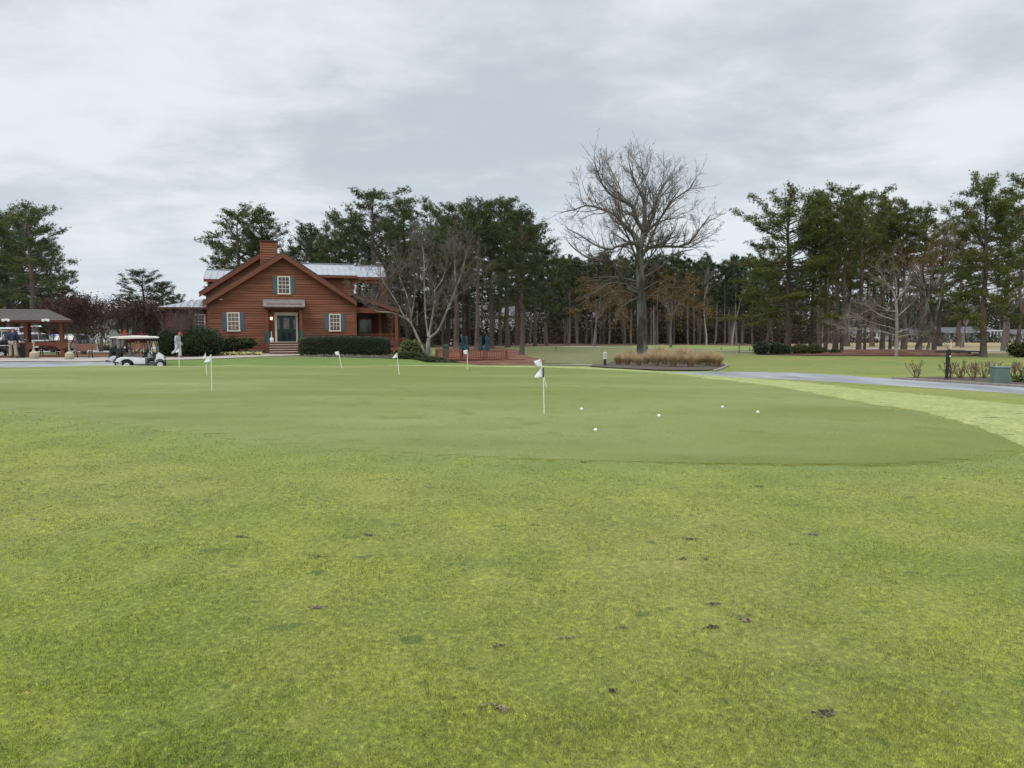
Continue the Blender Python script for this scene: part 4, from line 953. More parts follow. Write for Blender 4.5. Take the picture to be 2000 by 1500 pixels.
def window(par,cx,cz,w,h,y,shut=True,glass=None,cols_=3,rows=4):
    fr=MB(); t=.09
    fr.box(cx-w/2,cx-w/2+t,y-.07,y+.02,cz-h/2,cz+h/2); fr.box(cx+w/2-t,cx+w/2,y-.07,y+.02,cz-h/2,cz+h/2)
    fr.box(cx-w/2+t,cx+w/2-t,y-.069,y+.02,cz+h/2-t,cz+h/2); fr.box(cx-w/2-.03,cx+w/2+.03,y-.10,y+.02,cz-h/2-.06,cz-h/2+.03)
    o=fr.build('window',m_cream,par,bevel=.006,world=True)
    mu=MB(); iw=w-2*t; ih=h-2*t
    for k in range(1,cols_): x=cx-iw/2+iw*k/cols_; mu.box(x-.016,x+.016,y-.045,y-.02,cz-ih/2,cz+ih/2)
    for k in range(1,rows):
        z=cz-ih/2+ih*k/rows; q=.028 if k==rows//2 else .015; mu.box(cx-iw/2,cx+iw/2,y-.047,y-.018,z-q,z+q)
    mu.build('muntins',m_cream,o,world=True)
    MB().box(cx-iw/2,cx+iw/2,y-.025,y-.012,cz-ih/2,cz+ih/2).build('pane',glass or m_glass,o,world=True)
    if shut:
        for s in(-1,1):
            sb=MB(); c=cx+s*(w/2+.17); sb.box(c-.155,c+.155,y-.05,y-.005,cz-h/2,cz+h/2)
            for zz in(cz-h*.24,cz+h*.24):
                sb.box(c-.10,c+.10,y-.062,y-.04,zz-h*.18,zz+h*.18)
            sb.build('shutter',m_shut,par,bevel=.004,world=True)
# ---------------------------------------------------------------- clubhouse
def clubhouse():
    Y=56.0; base=GP(552,Y); gz=base.z; e=empty('clubhouse',base,'rust-brown clapboard clubhouse with a wide front gable, blue-grey shutters and a green front door','building')
    TH=R(17); Ri=Matrix.Rotation(-TH,3,'Z'); cl=Ri@(Vector((0,0,CAMZ))-base)
    def P(px,py,y=Y):
        d=Ri@(W(px,py,1.0)-Vector((0,0,CAMZ))); return base+cl+d*((y-Y-cl.y)/d.y)
    xl,xr=P(408,640).x,P(695,640).x; ax,az=P(552,491).x,P(552,496).z; tlx,tlz=P(397,591).x,P(397,591).z; trx,trz=P(696,590).x,P(696,590).z
    slL=(az-tlz)/(ax-tlx); slR=(az-trz)/(trx-ax)
    XL_=lambda z: max(xl,ax-(az-.12-z)/slL); XR_=lambda z: min(xr,ax+(az-.12-z)/slR)
    hx0,hx1=P(524,640).x,P(586,640).x; hz1=P(550,602).z
    win=[(P(554.5,556).x,P(554,556.5).z,.95,1.34,m_glass),(P(456,628).x,P(456,628).z,.92,1.40,m_curt),(P(654,629).x,P(654,629.5).z,.90,1.34,m_glass)]
    w=MB(); lap(w,XL_,XR_,gz+.25,az-.15,Y,[(hx0,hx1,gz,hz1)])
    # backing wall and block behind (sides and back closed)
    w.prism([(xl+.02,gz),(hx0,gz),(hx0,hz1),(hx1,hz1),(hx1,gz),(xr-.02,gz),(xr-.02,trz+.1),(ax,az-.2),(xl+.02,tlz+.2)],Y+.035,Y+.15)
    w.box(xl+.02,xl+.15,Y+.15,Y+9,gz,tlz+.1); w.box(xr-.15,xr-.02,Y+.15,Y+9,gz,trz+.1)
    lapside(w,Y+.05,Y+9,gz+.3,trz,xr,1); lapside(w,Y+.05,Y+9,gz+.3,tlz,xl,-1)
    w.build('wall',m_side,e,world=True)
    cb=MB()
    for x in(xl,xr): cb.box(x-.07,x+.07,Y-.045,Y+.08,gz+.2,(tlz if x==xl else trz)+.15)
    cb.build('corner_board',m_trim,e,world=True)
    for c,z,ww,hh,gl in win: window(e,c,z,ww,hh,Y-.02,glass=gl)
    # rake boards and roof of the front gable
    def gable(ax,az,lx,lz,rx,rz_,y0,y1,nm='roof',mt=m_shingb,th=.10):
        r=MB(); 
        for (bx,bz) in((lx,lz),(rx,rz_)):
            n=Vector((-(az-bz),0,(ax-bx))).normalized(); n=n if n.z>0 else -n
            a=Vector((ax,0,az));b=Vector((bx,0,bz)); q=[a,b,b+n*th,Vector((ax,0,az+th/max(n.z,.2)))]
            r.add([(p.x,y0,p.z) for p in q]+[(p.x,y1,p.z) for p in q],[(0,1,2,3),(7,6,5,4),(0,4,5,1),(2,6,7,3),(1,5,6,2)])
        o=r.build(nm,mt,e,world=True)
        k=MB(); D=.34
        k.prism([(lx,lz),(ax,az),(rx,rz_),(rx-.0,rz_-D*.95),(ax,az-D*1.12),(lx,lz-D*.95)],y0-.05,y0-.003)
        k.build('rake_board',m_trim,o,bevel=.008,world=True)
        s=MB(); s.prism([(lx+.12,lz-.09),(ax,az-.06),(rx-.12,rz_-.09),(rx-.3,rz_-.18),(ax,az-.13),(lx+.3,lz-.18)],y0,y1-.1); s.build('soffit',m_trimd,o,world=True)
        return o
    gable(ax,az+.05,tlx,tlz,trx,trz,Y-.45,Y+9)
    v=MB(); vx=P(554,510).x; vz0,vz1=P(554,517).z,P(554,503).z
    v.box(vx-.32,vx+.32,Y-.06,Y,vz0,vz0+.05); v.box(vx-.32,vx+.32,Y-.06,Y,vz1-.05,vz1); v.box(vx-.32,vx-.27,Y-.06,Y,vz0,vz1); v.box(vx+.27,vx+.32,Y-.06,Y,vz0,vz1)
    for k in range(6): z=vz0+.08+k*(vz1-vz0-.12)/6; v.cbox((vx,Y-.035,z+.03),(.56,.012,.075),rx=-.6)
    v.build('gable_vent',m_trim,e,world=True)
    # rear gable
    Y2=60.2; bax,baz=P(525,486,Y2).x,P(525,486,Y2).z; blx,blz=P(390,573,Y2).x,P(390,573,Y2).z; brx=2*bax-blx
    w2=MB(); sl=(baz-blz)/(bax-blx); lap(w2,lambda z:max(blx+.45,bax-(baz-.15-z)/sl),lambda z:min(brx-.45,bax+(baz-.15-z)/sl),blz-1.2,baz-.2,Y2)
    w2.prism([(blx+.47,gz),(brx-.47,gz),(brx-.47,blz+.1),(bax,baz-.25),(blx+.47,blz+.1)],Y2+.035,Y2+9)
    w2.build('rear_wing_wall',m_side,e,world=True)
    gable(bax,baz,blx,blz,brx,blz,Y2-.4,Y2+10,'rear_wing_roof')
    # chimney clad in boards
    c=MB(); cx0,cx1=P(510,500,59).x,P(541,500,59).x; ct=P(520,471,59).z
    lap(c,lambda z:cx0,lambda z:cx1,5.0,ct-.1,58.5); lapside(c,58.47,60.1,5.0,ct-.1,cx1,1); lapside(c,58.47,60.1,5.0,ct-.1,cx0,-1)
    c.box(cx0+.02,cx1-.02,58.54,60.1,4.5,ct-.06); c.box(cx0-.05,cx0+.07,58.44,58.52,5,ct-.06); c.box(cx1-.07,cx1+.05,58.44,58.52,5,ct-.06)
    c.build('chimney',m_side,e,world=True); MB().box(cx0-.08,cx1+.08,58.4,60.2,ct-.06,ct+.02).build('chimney_cap',m_trimd,e,world=True)
    # metal-roofed cross wings
    def metal(x0,x1,ye,ze,yr,zr,nm,ribs):
        r=MB(); r.add([(x0,ye,ze),(x1,ye,ze),(x1,yr,zr),(x0,yr,zr),(x0,2*yr-ye,ze),(x1,2*yr-ye,ze)],[(0,1,2,3),(3,2,5,4)])
        r.add([(x0,ye,ze-.06),(x1,ye,ze-.06),(x1,yr,zr-.06),(x0,yr,zr-.06),(x0,2*yr-ye,ze-.06),(x1,2*yr-ye,ze-.06)],[(0,1,2,3),(3,2,5,4)])
        for a,b,za,zb in((0,1,ze,zr),):
            pass
        n=int((x1-x0)/ribs)
        for k in range(n+1):
            x=x0+(x1-x0)*k/n; r.beam((x,ye,ze+.02),(x,yr,zr+.02),.035,.05); r.beam((x,2*yr-ye,ze+.02),(x,yr,zr+.02),.035,.05)
        r.beam((x0,yr,zr+.04),(x1,yr,zr+.04),.22,.06)
        o=r.build(nm,m_roofm,e,world=True)
        f=MB(); f.box(x0+.02,x1-.02,ye-.02,ye+.03,ze-.24,ze-.05); 
        for k in range(int((x1-x0)/.45)): f.box(x0+.2+k*.45,x0+.27+k*.45,ye+.03,ye+.5,ze-.2,ze-.10)
        f.build('fascia',m_trim,o,world=True); return o
    Yc=62.3
    cxa,cxb=P(585,540,Yc).x,P(697,540,Yc).x; ze=P(690,538,Yc).z; zr=P(690,517,65.2).z
    metal(cxa,cxb,Yc,ze,65.3,zr,'metal_roof',.48)
    bxb=P(754,541,62.9).x; metal(cxb+.03,bxb,62.7,P(720,541,62.7).z,65.3,P(720,519.5,65.3).z,'metal_roof',.48)
    w3=MB(); dx=P(690,560,62.9).x; lap(w3,lambda z:cxa,lambda z:dx,3.3,ze-.15,62.9); w3.box(cxa+.02,dx-.02,62.935,67.8,3,ze+.1); lapside(w3,62.9,67.8,3.3,ze-.1,dx,1); w3.box(dx-.1,dx+.045,62.83,62.93,3.2,ze-.1)
    w3.build('upper_wing_wall',m_side,e,world=True)
    b=MB(); zz=P(720,546,62.9).z
    b.box(dx+.05,bxb-.15,62.8,63.0,zz-.35,zz+.12); b.box(bxb-.3,bxb-.1,62.8,67.6,zz-.35,zz+.12); b.build('balcony_beam',m_trim,e,world=True)
    for x,y in((P(746,570,62.9).x,62.9),(bxb-.2,67.4),(P(702,570,67.4).x,67.4)): MB().box(x-.14,x+.14,y-.14,y+.14,2.6,zz-.35).build('balcony_post',m_trim,e,bevel=.01,world=True)
    q=MB(); zb=P(720,581,63).z
    q.box(dx+.06,bxb-.2,62.8,67.6,2.9,3.05); q.box(dx+.06,bxb-.34,62.84,62.92,zb+.0,zb+.07); q.build('balcony_floor',m_trim,e,world=True)
    pb=MB(); pb.box(P(741,560,66).x,P(757,560,66).x,65.8,66.6,2.6,zz); pb.build('balcony_screen',m_side,e,world=True)
    lx0,lx1=P(397,545,Yc).x,P(470,545,Yc).x; lze=P(420,545,Yc).z; metal(lx0,lx1,Yc,lze,65,P(420,527,65).z,'metal_roof',.48)
    w4=MB(); lap(w4,lambda z:lx0+.25,lambda z:lx1,3.3,lze-.15,62.9); w4.box(lx0+.27,lx1,62.935,67.3,3,lze); w4.build('upper_wing_wall',m_side,e,world=True)
    # low left wing
    Ye=60.5; ex0,ex1=P(320,620,Ye).x,P(412,620,Ye).x; ez=P(360,600,Ye).z
    w5=MB(); lap(w5,lambda z:ex0,lambda z:ex1,gz+.1,ez-.1,Ye); w5.box(ex0+.02,ex1,Ye+.035,Ye+6,gz-.2,ez-.02); lapside(w5,Ye,Ye+6,gz+.1,ez-.1,ex0,-1); w5.build('left_wing_wall',m_trimd,e,world=True)
    r5=MB(); o_=.4; zr5=P(400,584,Ye+3).z; r5.add([(ex0-o_,Ye-o_,ez),(ex1,Ye-o_,ez),(ex1,Ye+3,zr5),(ex0+2.6,Ye+3,zr5),(ex0-o_,Ye+6.4,ez),(ex1,Ye+6.4,ez)],[(0,1,2,3),(0,3,4),(3,2,5,4)])
    for k in range(9):
        x=ex0-o_+.2+k*.48; t=min(1,(x-ex0+o_)/(2.6+o_)); r5.beam((x,Ye-o_,ez+.02),(x,Ye-o_+(3+o_)*t,ez+(zr5-ez)*t+.02),.035,.04)
    ro=r5.build('left_wing_roof',m_roofm,e,world=True)
    MB().box(ex0-o_,ex1,Ye-o_-.03,Ye-o_+.02,ez-.16,ez-.01).build('gutter',m_trimd,ro,world=True)
    MB().tube([(ex0-.35,Ye-.42,ez-.1),(ex0-.2,Ye-.3,ez-.25),(ex0-.04,Ye-.12,ez-.45),(ex0-.04,Ye-.12,gz)],.05,8).build('downspout',m_trimd,e,world=True)
    window(e,P(391,628,Ye).x,P(391,628,Ye).z,.8,1.2,Ye-.02,shut=False)
    # entrance: recess, posts, canopy, door, steps
    fz=P(550,668).z; D=.9
    al=MB(); al.box(hx0-.02,hx0+.02,Y,Y+D,fz,hz1); al.box(hx1-.02,hx1+.02,Y,Y+D,fz,hz1); al.box(hx0,hx1,Y,Y+D,hz1-.03,hz1)
    lap(al,lambda z:hx0+.03,lambda z:hx1-.03,fz,hz1-.04,Y+D); al.box(hx0,hx1,Y+D+.03,Y+D+.1,fz,hz1); al.build('entry_recess',m_side,e,world=True)
    dx0,dx1=P(541,640).x,P(578,640).x; dz1=P(560,616).z; yd=Y+.35
    tr=MB(); tr.box(dx0-.16,dx0,yd-.08,yd+.05,fz,dz1+.17); tr.box(dx1,dx1+.16,yd-.08,yd+.05,fz,dz1+.17); tr.box(dx0,dx1,yd-.08,yd+.05,dz1,dz1+.17); tr.box(dx0-.22,dx1+.22,yd-.10,yd+.05,dz1+.17,dz1+.24)
    tr.box(hx0+.02,dx0-.16,yd+.05,yd+.09,fz,hz1-.03,) ; tr.build('door_frame',m_cream,e,bevel=.006,world=True)
    bk=MB(); bk.box(hx0+.03,dx0-.17,yd-.0,yd+.04,fz,hz1-.04); bk.box(dx1+.17,hx1-.03,yd,yd+.04,fz,hz1-.04); bk.box(dx0-.17,dx1+.17,yd,yd+.04,dz1+.25,hz1-.04); bk.build('entry_panel',m_side,e,world=True)
    do=MB(); do.box(dx0,dx1,yd-.03,yd+.04,fz,dz1); mw=.92; mc=(dx0+dx1)/2
    for s in(-1,1):
        do.box(mc+s*mw/2-.03,mc+s*mw/2+.03,yd-.06,yd-.02,fz,dz1)
        for zz0,zz1 in((fz+.15,fz+.72),):
            for k in(-1,1): do.box(mc+k*.21-.14,mc+k*.21+.14,yd-.05,yd-.02,zz0,zz1)
    for s in(-1,1): do.box(mc+s*.60-.09,mc+s*.60+.09,yd-.05,yd-.02,fz+.15,fz+.8)
    dr=do.build('front_door',m_doorg,e,bevel=.005,world=True)
    for x0_,x1_,z0_,z1_ in((mc-.22,mc+.22,fz+1.0,dz1-.22),(mc-.67,mc-.53,fz+1.0,dz1-.25),(mc+.53,mc+.67,fz+1.0,dz1-.25)):
        MB().box(x0_,x1_,yd-.045,yd-.028,z0_,z1_).build('door_glass',m_curt,dr,bevel=.003,world=True)
    MB().lathe([(.0,0),(.03,.0),(.035,.03),(.02,.06)],(mc+.38,yd-.11,fz+.95),10,'y').build('handle',m_steel,dr,world=True)
    yp=Y-.75
    for px in(522,588):
        x=P(px,640,yp).x; zb=gz+.05; zs=P(px,647,yp).z; o=MB().box(x-.10,x+.10,yp-.1,yp+.1,zs,hz1+.05).build('entry_post',m_trim,e,bevel=.01,world=True)
        MB().box(x-.125,x+.125,yp-.125,yp+.125,zb if px==522 else P(588,668,yp).z,zs).build('post_wrap',m_teal,o,bevel=.01,world=True)
    bm_=MB(); x0_,x1_=P(520,600,yp).x,P(590,600,yp).x; bm_.box(x0_,x1_,yp-.09,yp+.09,hz1+.05,hz1+.33); bm_.box(x0_,x0_+.15,yp+.09,Y-.03,hz1+.05,hz1+.33); bm_.box(x1_-.15,x1_,yp+.09,Y-.03,hz1+.05,hz1+.33); bm_.build('entry_beam',m_trim,e,world=True)
    cn=MB(); c0,c1=P(513.5,600,Y-1.05).x,P(595.5,600,Y-1.05).x; cz0,cz1=P(550,598.5,Y-1.05).z,P(550,584.5,Y-.05).z
    cn.add([(c0,Y-1.1,cz0),(c1,Y-1.1,cz0),(c1,Y-.09,cz1),(c0,Y-.09,cz1),(c0,Y-1.1,cz0-.05),(c1,Y-1.1,cz0-.05),(c1,Y-.04,cz1-.3),(c0,Y-.04,cz1-.3)],[(0,1,2,3),(0,4,5,1),(4,7,6,5),(0,3,7,4),(1,5,6,2)])
    for k in range(9): x=c0+(c1-c0)*k/8; cn.beam((x,Y-1.1,cz0+.02),(x,Y-.04,cz1+.02),.03,.05)
    co_=cn.build('canopy',m_canopy,e,world=True)
    ld=MB(); ld.box(c0-.02,c1+.02,Y-1.14,Y-1.05,cz0-.11,cz0-.02); ld.box(c0+.1,c1-.1,Y-1.0,Y-.04,cz0-.22,cz0-.06); ld.build('canopy_edge',m_trimd,co_,world=True)
    lm=MB(); lx=P(530,622,Y+.2).x; lz=P(530,622).z; lm.lathe([(.0,-.08),(.05,-.08),(.06,.05),(.03,.1),(0,.1)],(lx,yd-.1,lz),10); lm.build('wall_lamp',m_bulb,e,True,world=True)
    st=MB(); s0,s1=P(527,680,Y-1.2).x,P(583,680,Y-1.2).x; st.box(s0-.35,s1+.15,Y-1.0,yd-.04,gz-.1,fz)
    stp=st.build('porch_base',m_brick,e,bevel=.01,world=True)
    n=5; no=MB(); ris=MB(); f0=gz+.02
    for k in range(n-1):
        z=f0+(fz-f0)*(k+1)/n; y0=Y-1.0-(n-1-k)*.28; ris.box(s0+(.04 if k%2 else 0),s1,y0,Y-1.005,z-(fz-f0)/n-(.2 if k==0 else -.003),z); no.box(s0-.01,s1+.01,y0-.025,y0+.05,z-.002,z+.03)
    ris.build('steps',m_brick,e,world=True); no.box(s0,s1,Y-1.03,Y-.95,fz-.002,fz+.03); no.build('step_nosing',m_cream,e,world=True)
    h=MB(); a=P(592,650,Y-1.3);b_=P(662,656,Y-1.3); h.tube([a,(a+b_)/2+Vector((0,0,.03)),b_],.025,6)
    for t_ in(.02,.5,.98): p=a.lerp(b_,t_); h.tube([p,(p.x,p.y,gz)],.02,6)
    h.build('ramp_handrail',m_black,e,world=True)
    gr=MB(); hp=P(517,655,Y-1.6); gr.tube([(hp.x,Y-2.1,gz),(hp.x,Y-2.1,gz+.85),(hp.x+.05,Y-1.1,gz+1.6),(hp.x+.05,Y-1.0,gz+.9)],.022,6); gr.build('step_handrail',m_black,e,world=True)
    fo=MB(); fo.box(xl-.03,hx0-.4,Y-.07,Y-.01,gz-.3,gz+.26); fo.build('foundation',m_stone,e,world=True)
    MB().cbox((P(432,585).x,Y-.09,P(432,585).z),(.2,.12,.07)).build('camera_box',m_white,e,bevel=.01,world=True)
    # right-hand porch under the lower roof
    y1=Y+1.0; px1=P(778,607,y1).x; pz1=P(778,606,y1).z; px0=P(693,578,y1).x; pz0=P(693,577,y1).z
    r=MB(); th=.12; r.add([(px0,y1-.3,pz0),(px1,y1-.3,pz1),(px1,y1+9,pz1),(px0,y1+9,pz0),(px0,y1-.3,pz0+th),(px1,y1-.3,pz1+th),(px1,y1+9,pz1+th),(px0,y1+9,pz0+th)],[(0,3,2,1),(4,5,6,7),(0,1,5,4),(1,2,6,5),(2,3,7,6)])
    ro=r.build('porch_roof',m_shingb,e,world=True)
    MB().add([(px0,y1-.34,pz0+.02),(px1,y1-.34,pz1+.02),(px1,y1-.34,pz1-.22),(px0,y1-.34,pz0-.22),(px0,y1-.305,pz0+.02),(px1,y1-.305,pz1+.02),(px1,y1-.305,pz1-.22),(px0,y1-.305,pz0-.22)],[(0,1,2,3),(7,6,5,4),(0,4,5,1),(3,2,6,7),(1,5,6,2)]).build('rake_board',m_trim,ro,world=True)
    b=MB(); bz1,bz0=P(730,601,y1).z,P(730,611.5,y1).z; bx1=P(776,606,y1).x; b.box(xr+.08,bx1,y1-.1,y1+.1,bz0,bz1); b.box(bx1-.2,bx1,y1+.1,y1+9,bz0,bz1); b.build('porch_beam',m_trim,e,bevel=.01,world=True)
    fl=P(730,669,y1).z
    for k,yy in enumerate((y1,y1+3,y1+6,y1+8.8)):
        x=bx1-.1; MB().box(x-.12,x+.12,yy-.12,yy+.12,gz-.1,bz0).build('porch_post',m_trim,e,bevel=.012,world=True)
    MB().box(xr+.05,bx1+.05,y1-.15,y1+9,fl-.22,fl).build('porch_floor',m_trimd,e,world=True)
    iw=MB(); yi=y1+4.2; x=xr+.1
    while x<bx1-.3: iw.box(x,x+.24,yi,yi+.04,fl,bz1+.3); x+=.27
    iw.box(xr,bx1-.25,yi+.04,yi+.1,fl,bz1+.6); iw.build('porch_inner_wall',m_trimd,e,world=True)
    pw=P(713,633,yi); f=MB(); f.box(pw.x-.62,pw.x+.62,yi-.06,yi-.01,fl+.35,fl+2.0); o=f.build('porch_window',m_trim,e,world=True); MB().box(pw.x-.5,pw.x+.5,yi-.075,yi-.061,fl+.47,fl+1.9).build('pane',m_glass,o,world=True)
    MB().box(P(742,620,y1+2).x-.12,P(742,620,y1+2).x+.12,y1+2,y1+2.24,fl,bz1).build('porch_post',m_trim,e,bevel=.01,world=True)
    def rail(x0,x1,y,z0,z1,par,nm='railing',dx_=.12):
        q=MB(); q.box(x0,x1,y-.05,y+.05,z1-.06,z1); q.box(x0,x1,y-.03,y+.03,z0,z0+.06); n=int((x1-x0)/dx_)
        for k in range(n): xx=x0+.06+k*dx_; q.box(xx-.018,xx+.018,y-.018,y+.018,z0+.06,z1-.06)
        return q.build(nm,m_trim,par,world=True)
    rail(xr+.08,bx1-.23,y1,fl+.06,P(730,652,y1).z,e)
    ys=Y-1.0; a,b2=P(757,665,ys).x,P(786,665,ys).x; rz1,rz0=P(770,661,ys).z,P(770,682,ys).z
    rail(a,b2,ys,rz0+.05,rz1,e,'landing_railing'); MB().box(b2,b2+.15,ys-.08,ys+.08,rz0-.3,rz1+.08).build('landing_post',m_trim,e,bevel=.01,world=True)
    MB().box(a,b2+.1,ys-.1,y1-.16,rz0-.12,rz0).build('landing_floor',m_trim,e,world=True)
    # ash urn on the porch
    u=empty('ash_urn',Vector((P(530.5,668,Y-.7).x,Y-.7,fz)),'white long-necked ash urn beside the green front door','ash urn')
    urn(u,m_lampw,.82,.17)
    e.rotation_euler.z=TH; u.location=base+Matrix.Rotation(TH,3,'Z')@(u.location-base)
    return e
def urn(e,mt,H=.95,rb=.24):
    MB().lathe([(rb*.93,0),(rb,.04),(rb,H*.30),(rb*.92,H*.37),(rb*.5,H*.44),(.045,H*.48),(0,H*.48)],n=18).build('base',mt,e,True)
    MB().lathe([(.042,H*.47),(.038,H*.90),(.06,H*.92),(.062,H),(.0,H+.01)],n=12).build('neck',mt,e,True)
    MB().lathe([(0,-.068),(.022,-.067),(.022,-.05)],(0,0,H*.955),8,'y').build('opening',m_black,e)
clubhouse()
m_urn=mat('tan_urn',(.42,.37,.27),(.36,.31,.22),scale=8,rough=.8,bump=.3)
for px,Y,lb in((65,42.2,'tan ash urn at the front post of the shelter, left of its bench'),(134,42.4,'tan ash urn at the right corner of the shelter, between the two benches')):
    urn(empty('ash_urn',GP(px,Y)+Vector((0,0,.03)),lb,'ash urn','tan ash urns at the shelter'),m_urn)
# ---------------------------------------------------------------- open shelter at left
def shelter():
    Y0,Y1=45.0,48.2; xc=WX(120,45.0); b=Vector((xc,Y0,zt(xc,Y0))); e=empty('shelter',b,'open timber shelter with a low hipped grey shingle roof at the left edge','shelter'); g=b.z+.035
    P=lambda px,py,y=Y0: W(px,py,y)
    xR=xc; ez=P(100,624.6,Y0-.5).z; xl=xc-16; rz_=P(40,605,(Y0+Y1)/2).z; ym=(Y0+Y1)/2
    r=MB(); o=.55; rx=xR-.7
    v=[(xl,Y0-o,ez),(xR+o,Y0-o,ez),(rx,ym,rz_),(xl,ym,rz_),(xR+o,Y1+o,ez),(xl,Y1+o,ez)]
    r.add(v+[(x,y,z-.07) for x,y,z in v],[(0,1,2,3),(1,4,2),(3,2,4,5),(6,9,8,7),(7,8,10),(9,11,10,8),(0,6,7,1),(1,7,10,4)])
    n=9
    ro=r.build('roof',m_shing,e,world=True)
    t=MB()
    for k in range(1,n):
        f=k/n; yy=Y0-o+(ym-Y0+o)*f; zz=ez+(rz_-ez)*f+.006; xx=xR+o+(rx-xR-o)*f; t.box(xl,xx,yy-.02,yy+.1,zz-.02,zz+.012)
    t.build('shingle_courses',m_shing,ro,world=True)
    f=MB(); f.box(xl,xR+o+.02,Y0-o-.03,Y0-o-.005,ez-.14,ez-.005); f.box(xR+o-.0,xR+o+.03,Y0-o,Y1+o,ez-.14,ez-.005); f.build('fascia',m_trimd,ro,world=True)
    raf=MB(); x=xR+.2
    while x>xc-7: raf.beam((x,Y0-o+.04,ez-.09),(x,Y0+.3,ez+.12),.06,.10); x-=.40
    raf.build('rafter_tails',m_trim,ro,world=True)
    bt=P(60,631).z
    bm=MB(); bm.box(xl,xR+.12,Y0-.1,Y0+.1,bt,ez-.02); bm.box(xl,xR+.12,Y1-.1,Y1+.1,bt,ez-.02); bm.box(xR-.1,xR+.1,Y0+.1,Y1-.1,bt,ez-.025); bm.build('beam',m_trim,e,bevel=.01,world=True)
    for dx_ in(-5.7,-3.75,-1.85,0):
        x=xc+dx_; MB().box(x-.10,x+.10,Y0-.10,Y0+.10,g-.03,bt).build('post',m_trim,e,bevel=.015,world=True)
        x2=x-.02; MB().box(x2-.09,x2+.09,Y1-.09,Y1+.09,g-.03,bt).build('post',m_trim,e,bevel=.015,world=True)
    z1,z0=P(80,668).z,P(80,675).z
    for a,c in((40,134),):
        q=MB(); q.box(xc-2.35,xc+.45,Y0-.145,Y0-.115,z0,z1)
        for px in(-1.85,0):
            x=xc+px; q.prism([(x-.5,z0+.01),(x+.5,z0+.01),(x+.33,z0-.1),(x+.15,z0-.2),(x-.15,z0-.2),(x-.33,z0-.1)],Y0-.144,Y0-.116)
        q.build('rail',m_trim,e,world=True)
        q=MB(); q.box(xc-1.7,xc-.1,Y1-.02,Y1+.03,z0+.05,z1); q.build('rail',m_trim,e,world=True)
    s=MB(); s.box(xc-1.73,xR-.11,Y0-.1,Y0+.06,g,g+.17); s.box(xl,xc-1.97,Y0-.1,Y0+.06,g,g+.17); s.build('sill_beam',m_trim,e,world=True)
    for px in(-2.75,-.75):
        c=Vector((xc+px,Y0-.6,P(90,625).z)); q=MB()
        for dx_ in(-.13,.12): q.lathe([(.0,-.11),(.09,-.1),(.075,.0),(.03,.07),(0,.08)],(c.x+dx_,c.y,c.z-.02),12,'y')
        q.box(c.x-.06,c.x+.06,c.y+.0,c.y+.12,c.z-.05,c.z+.08); q.build('floodlight',m_lampw,e,True,world=True)
    e.rotation_euler.z=R(30)
shelter()
# benches
m_slat=mat('bench_slats',(.20,.075,.042),(.15,.055,.034),scale=5,rough=.65,stretch=(1,1,4))
def bench():
    e=empty('park_bench',(0,0,0)); w=.69
    s=MB(); 
    for k in range(4): s.box(-w,w,-.16+k*.11,-.07+k*.11,.41,.44)
    s.build('seat',m_slat,e,bevel=.006)
    b=MB()
    for k in range(3): b.cbox((0,.30+k*.035,.53+k*.13),(2*w,.03,.12),rx=-.22)
    b.build('backrest',m_slat,e,bevel=.006)
    for x in(-.45,.45):
        l=MB(); l.beam((x,-.20,0),(x,-.10,.41),.05,.03); l.beam((x,.30,0),(x,.20,.41),.05,.03); l.beam((x,-.14,.395),(x,.26,.395),.045,.03); l.beam((x,.22,.40),(x,.40,.85),.045,.03); l.build('leg_frame',m_black,e)
    return e
B0=bench(); BP=[(95,46.6,.3,'red-brown slatted bench inside the shelter between its posts'),(160,44.2,0,'red-brown slatted bench in the open, right of the shelter'),(271,50.5,0,'red-brown bench behind the golf carts, seen through them')]
for k,(px,Y,rz,lb) in enumerate(BP):
    o=B0 if k==0 else copy_tree(B0); o.location=GP(px,Y)+Vector((0,0,.04)); o.rotation_euler.z=rz+(.08 if k==1 else PI*k*0); tag(o,lb,'bench','slatted benches')
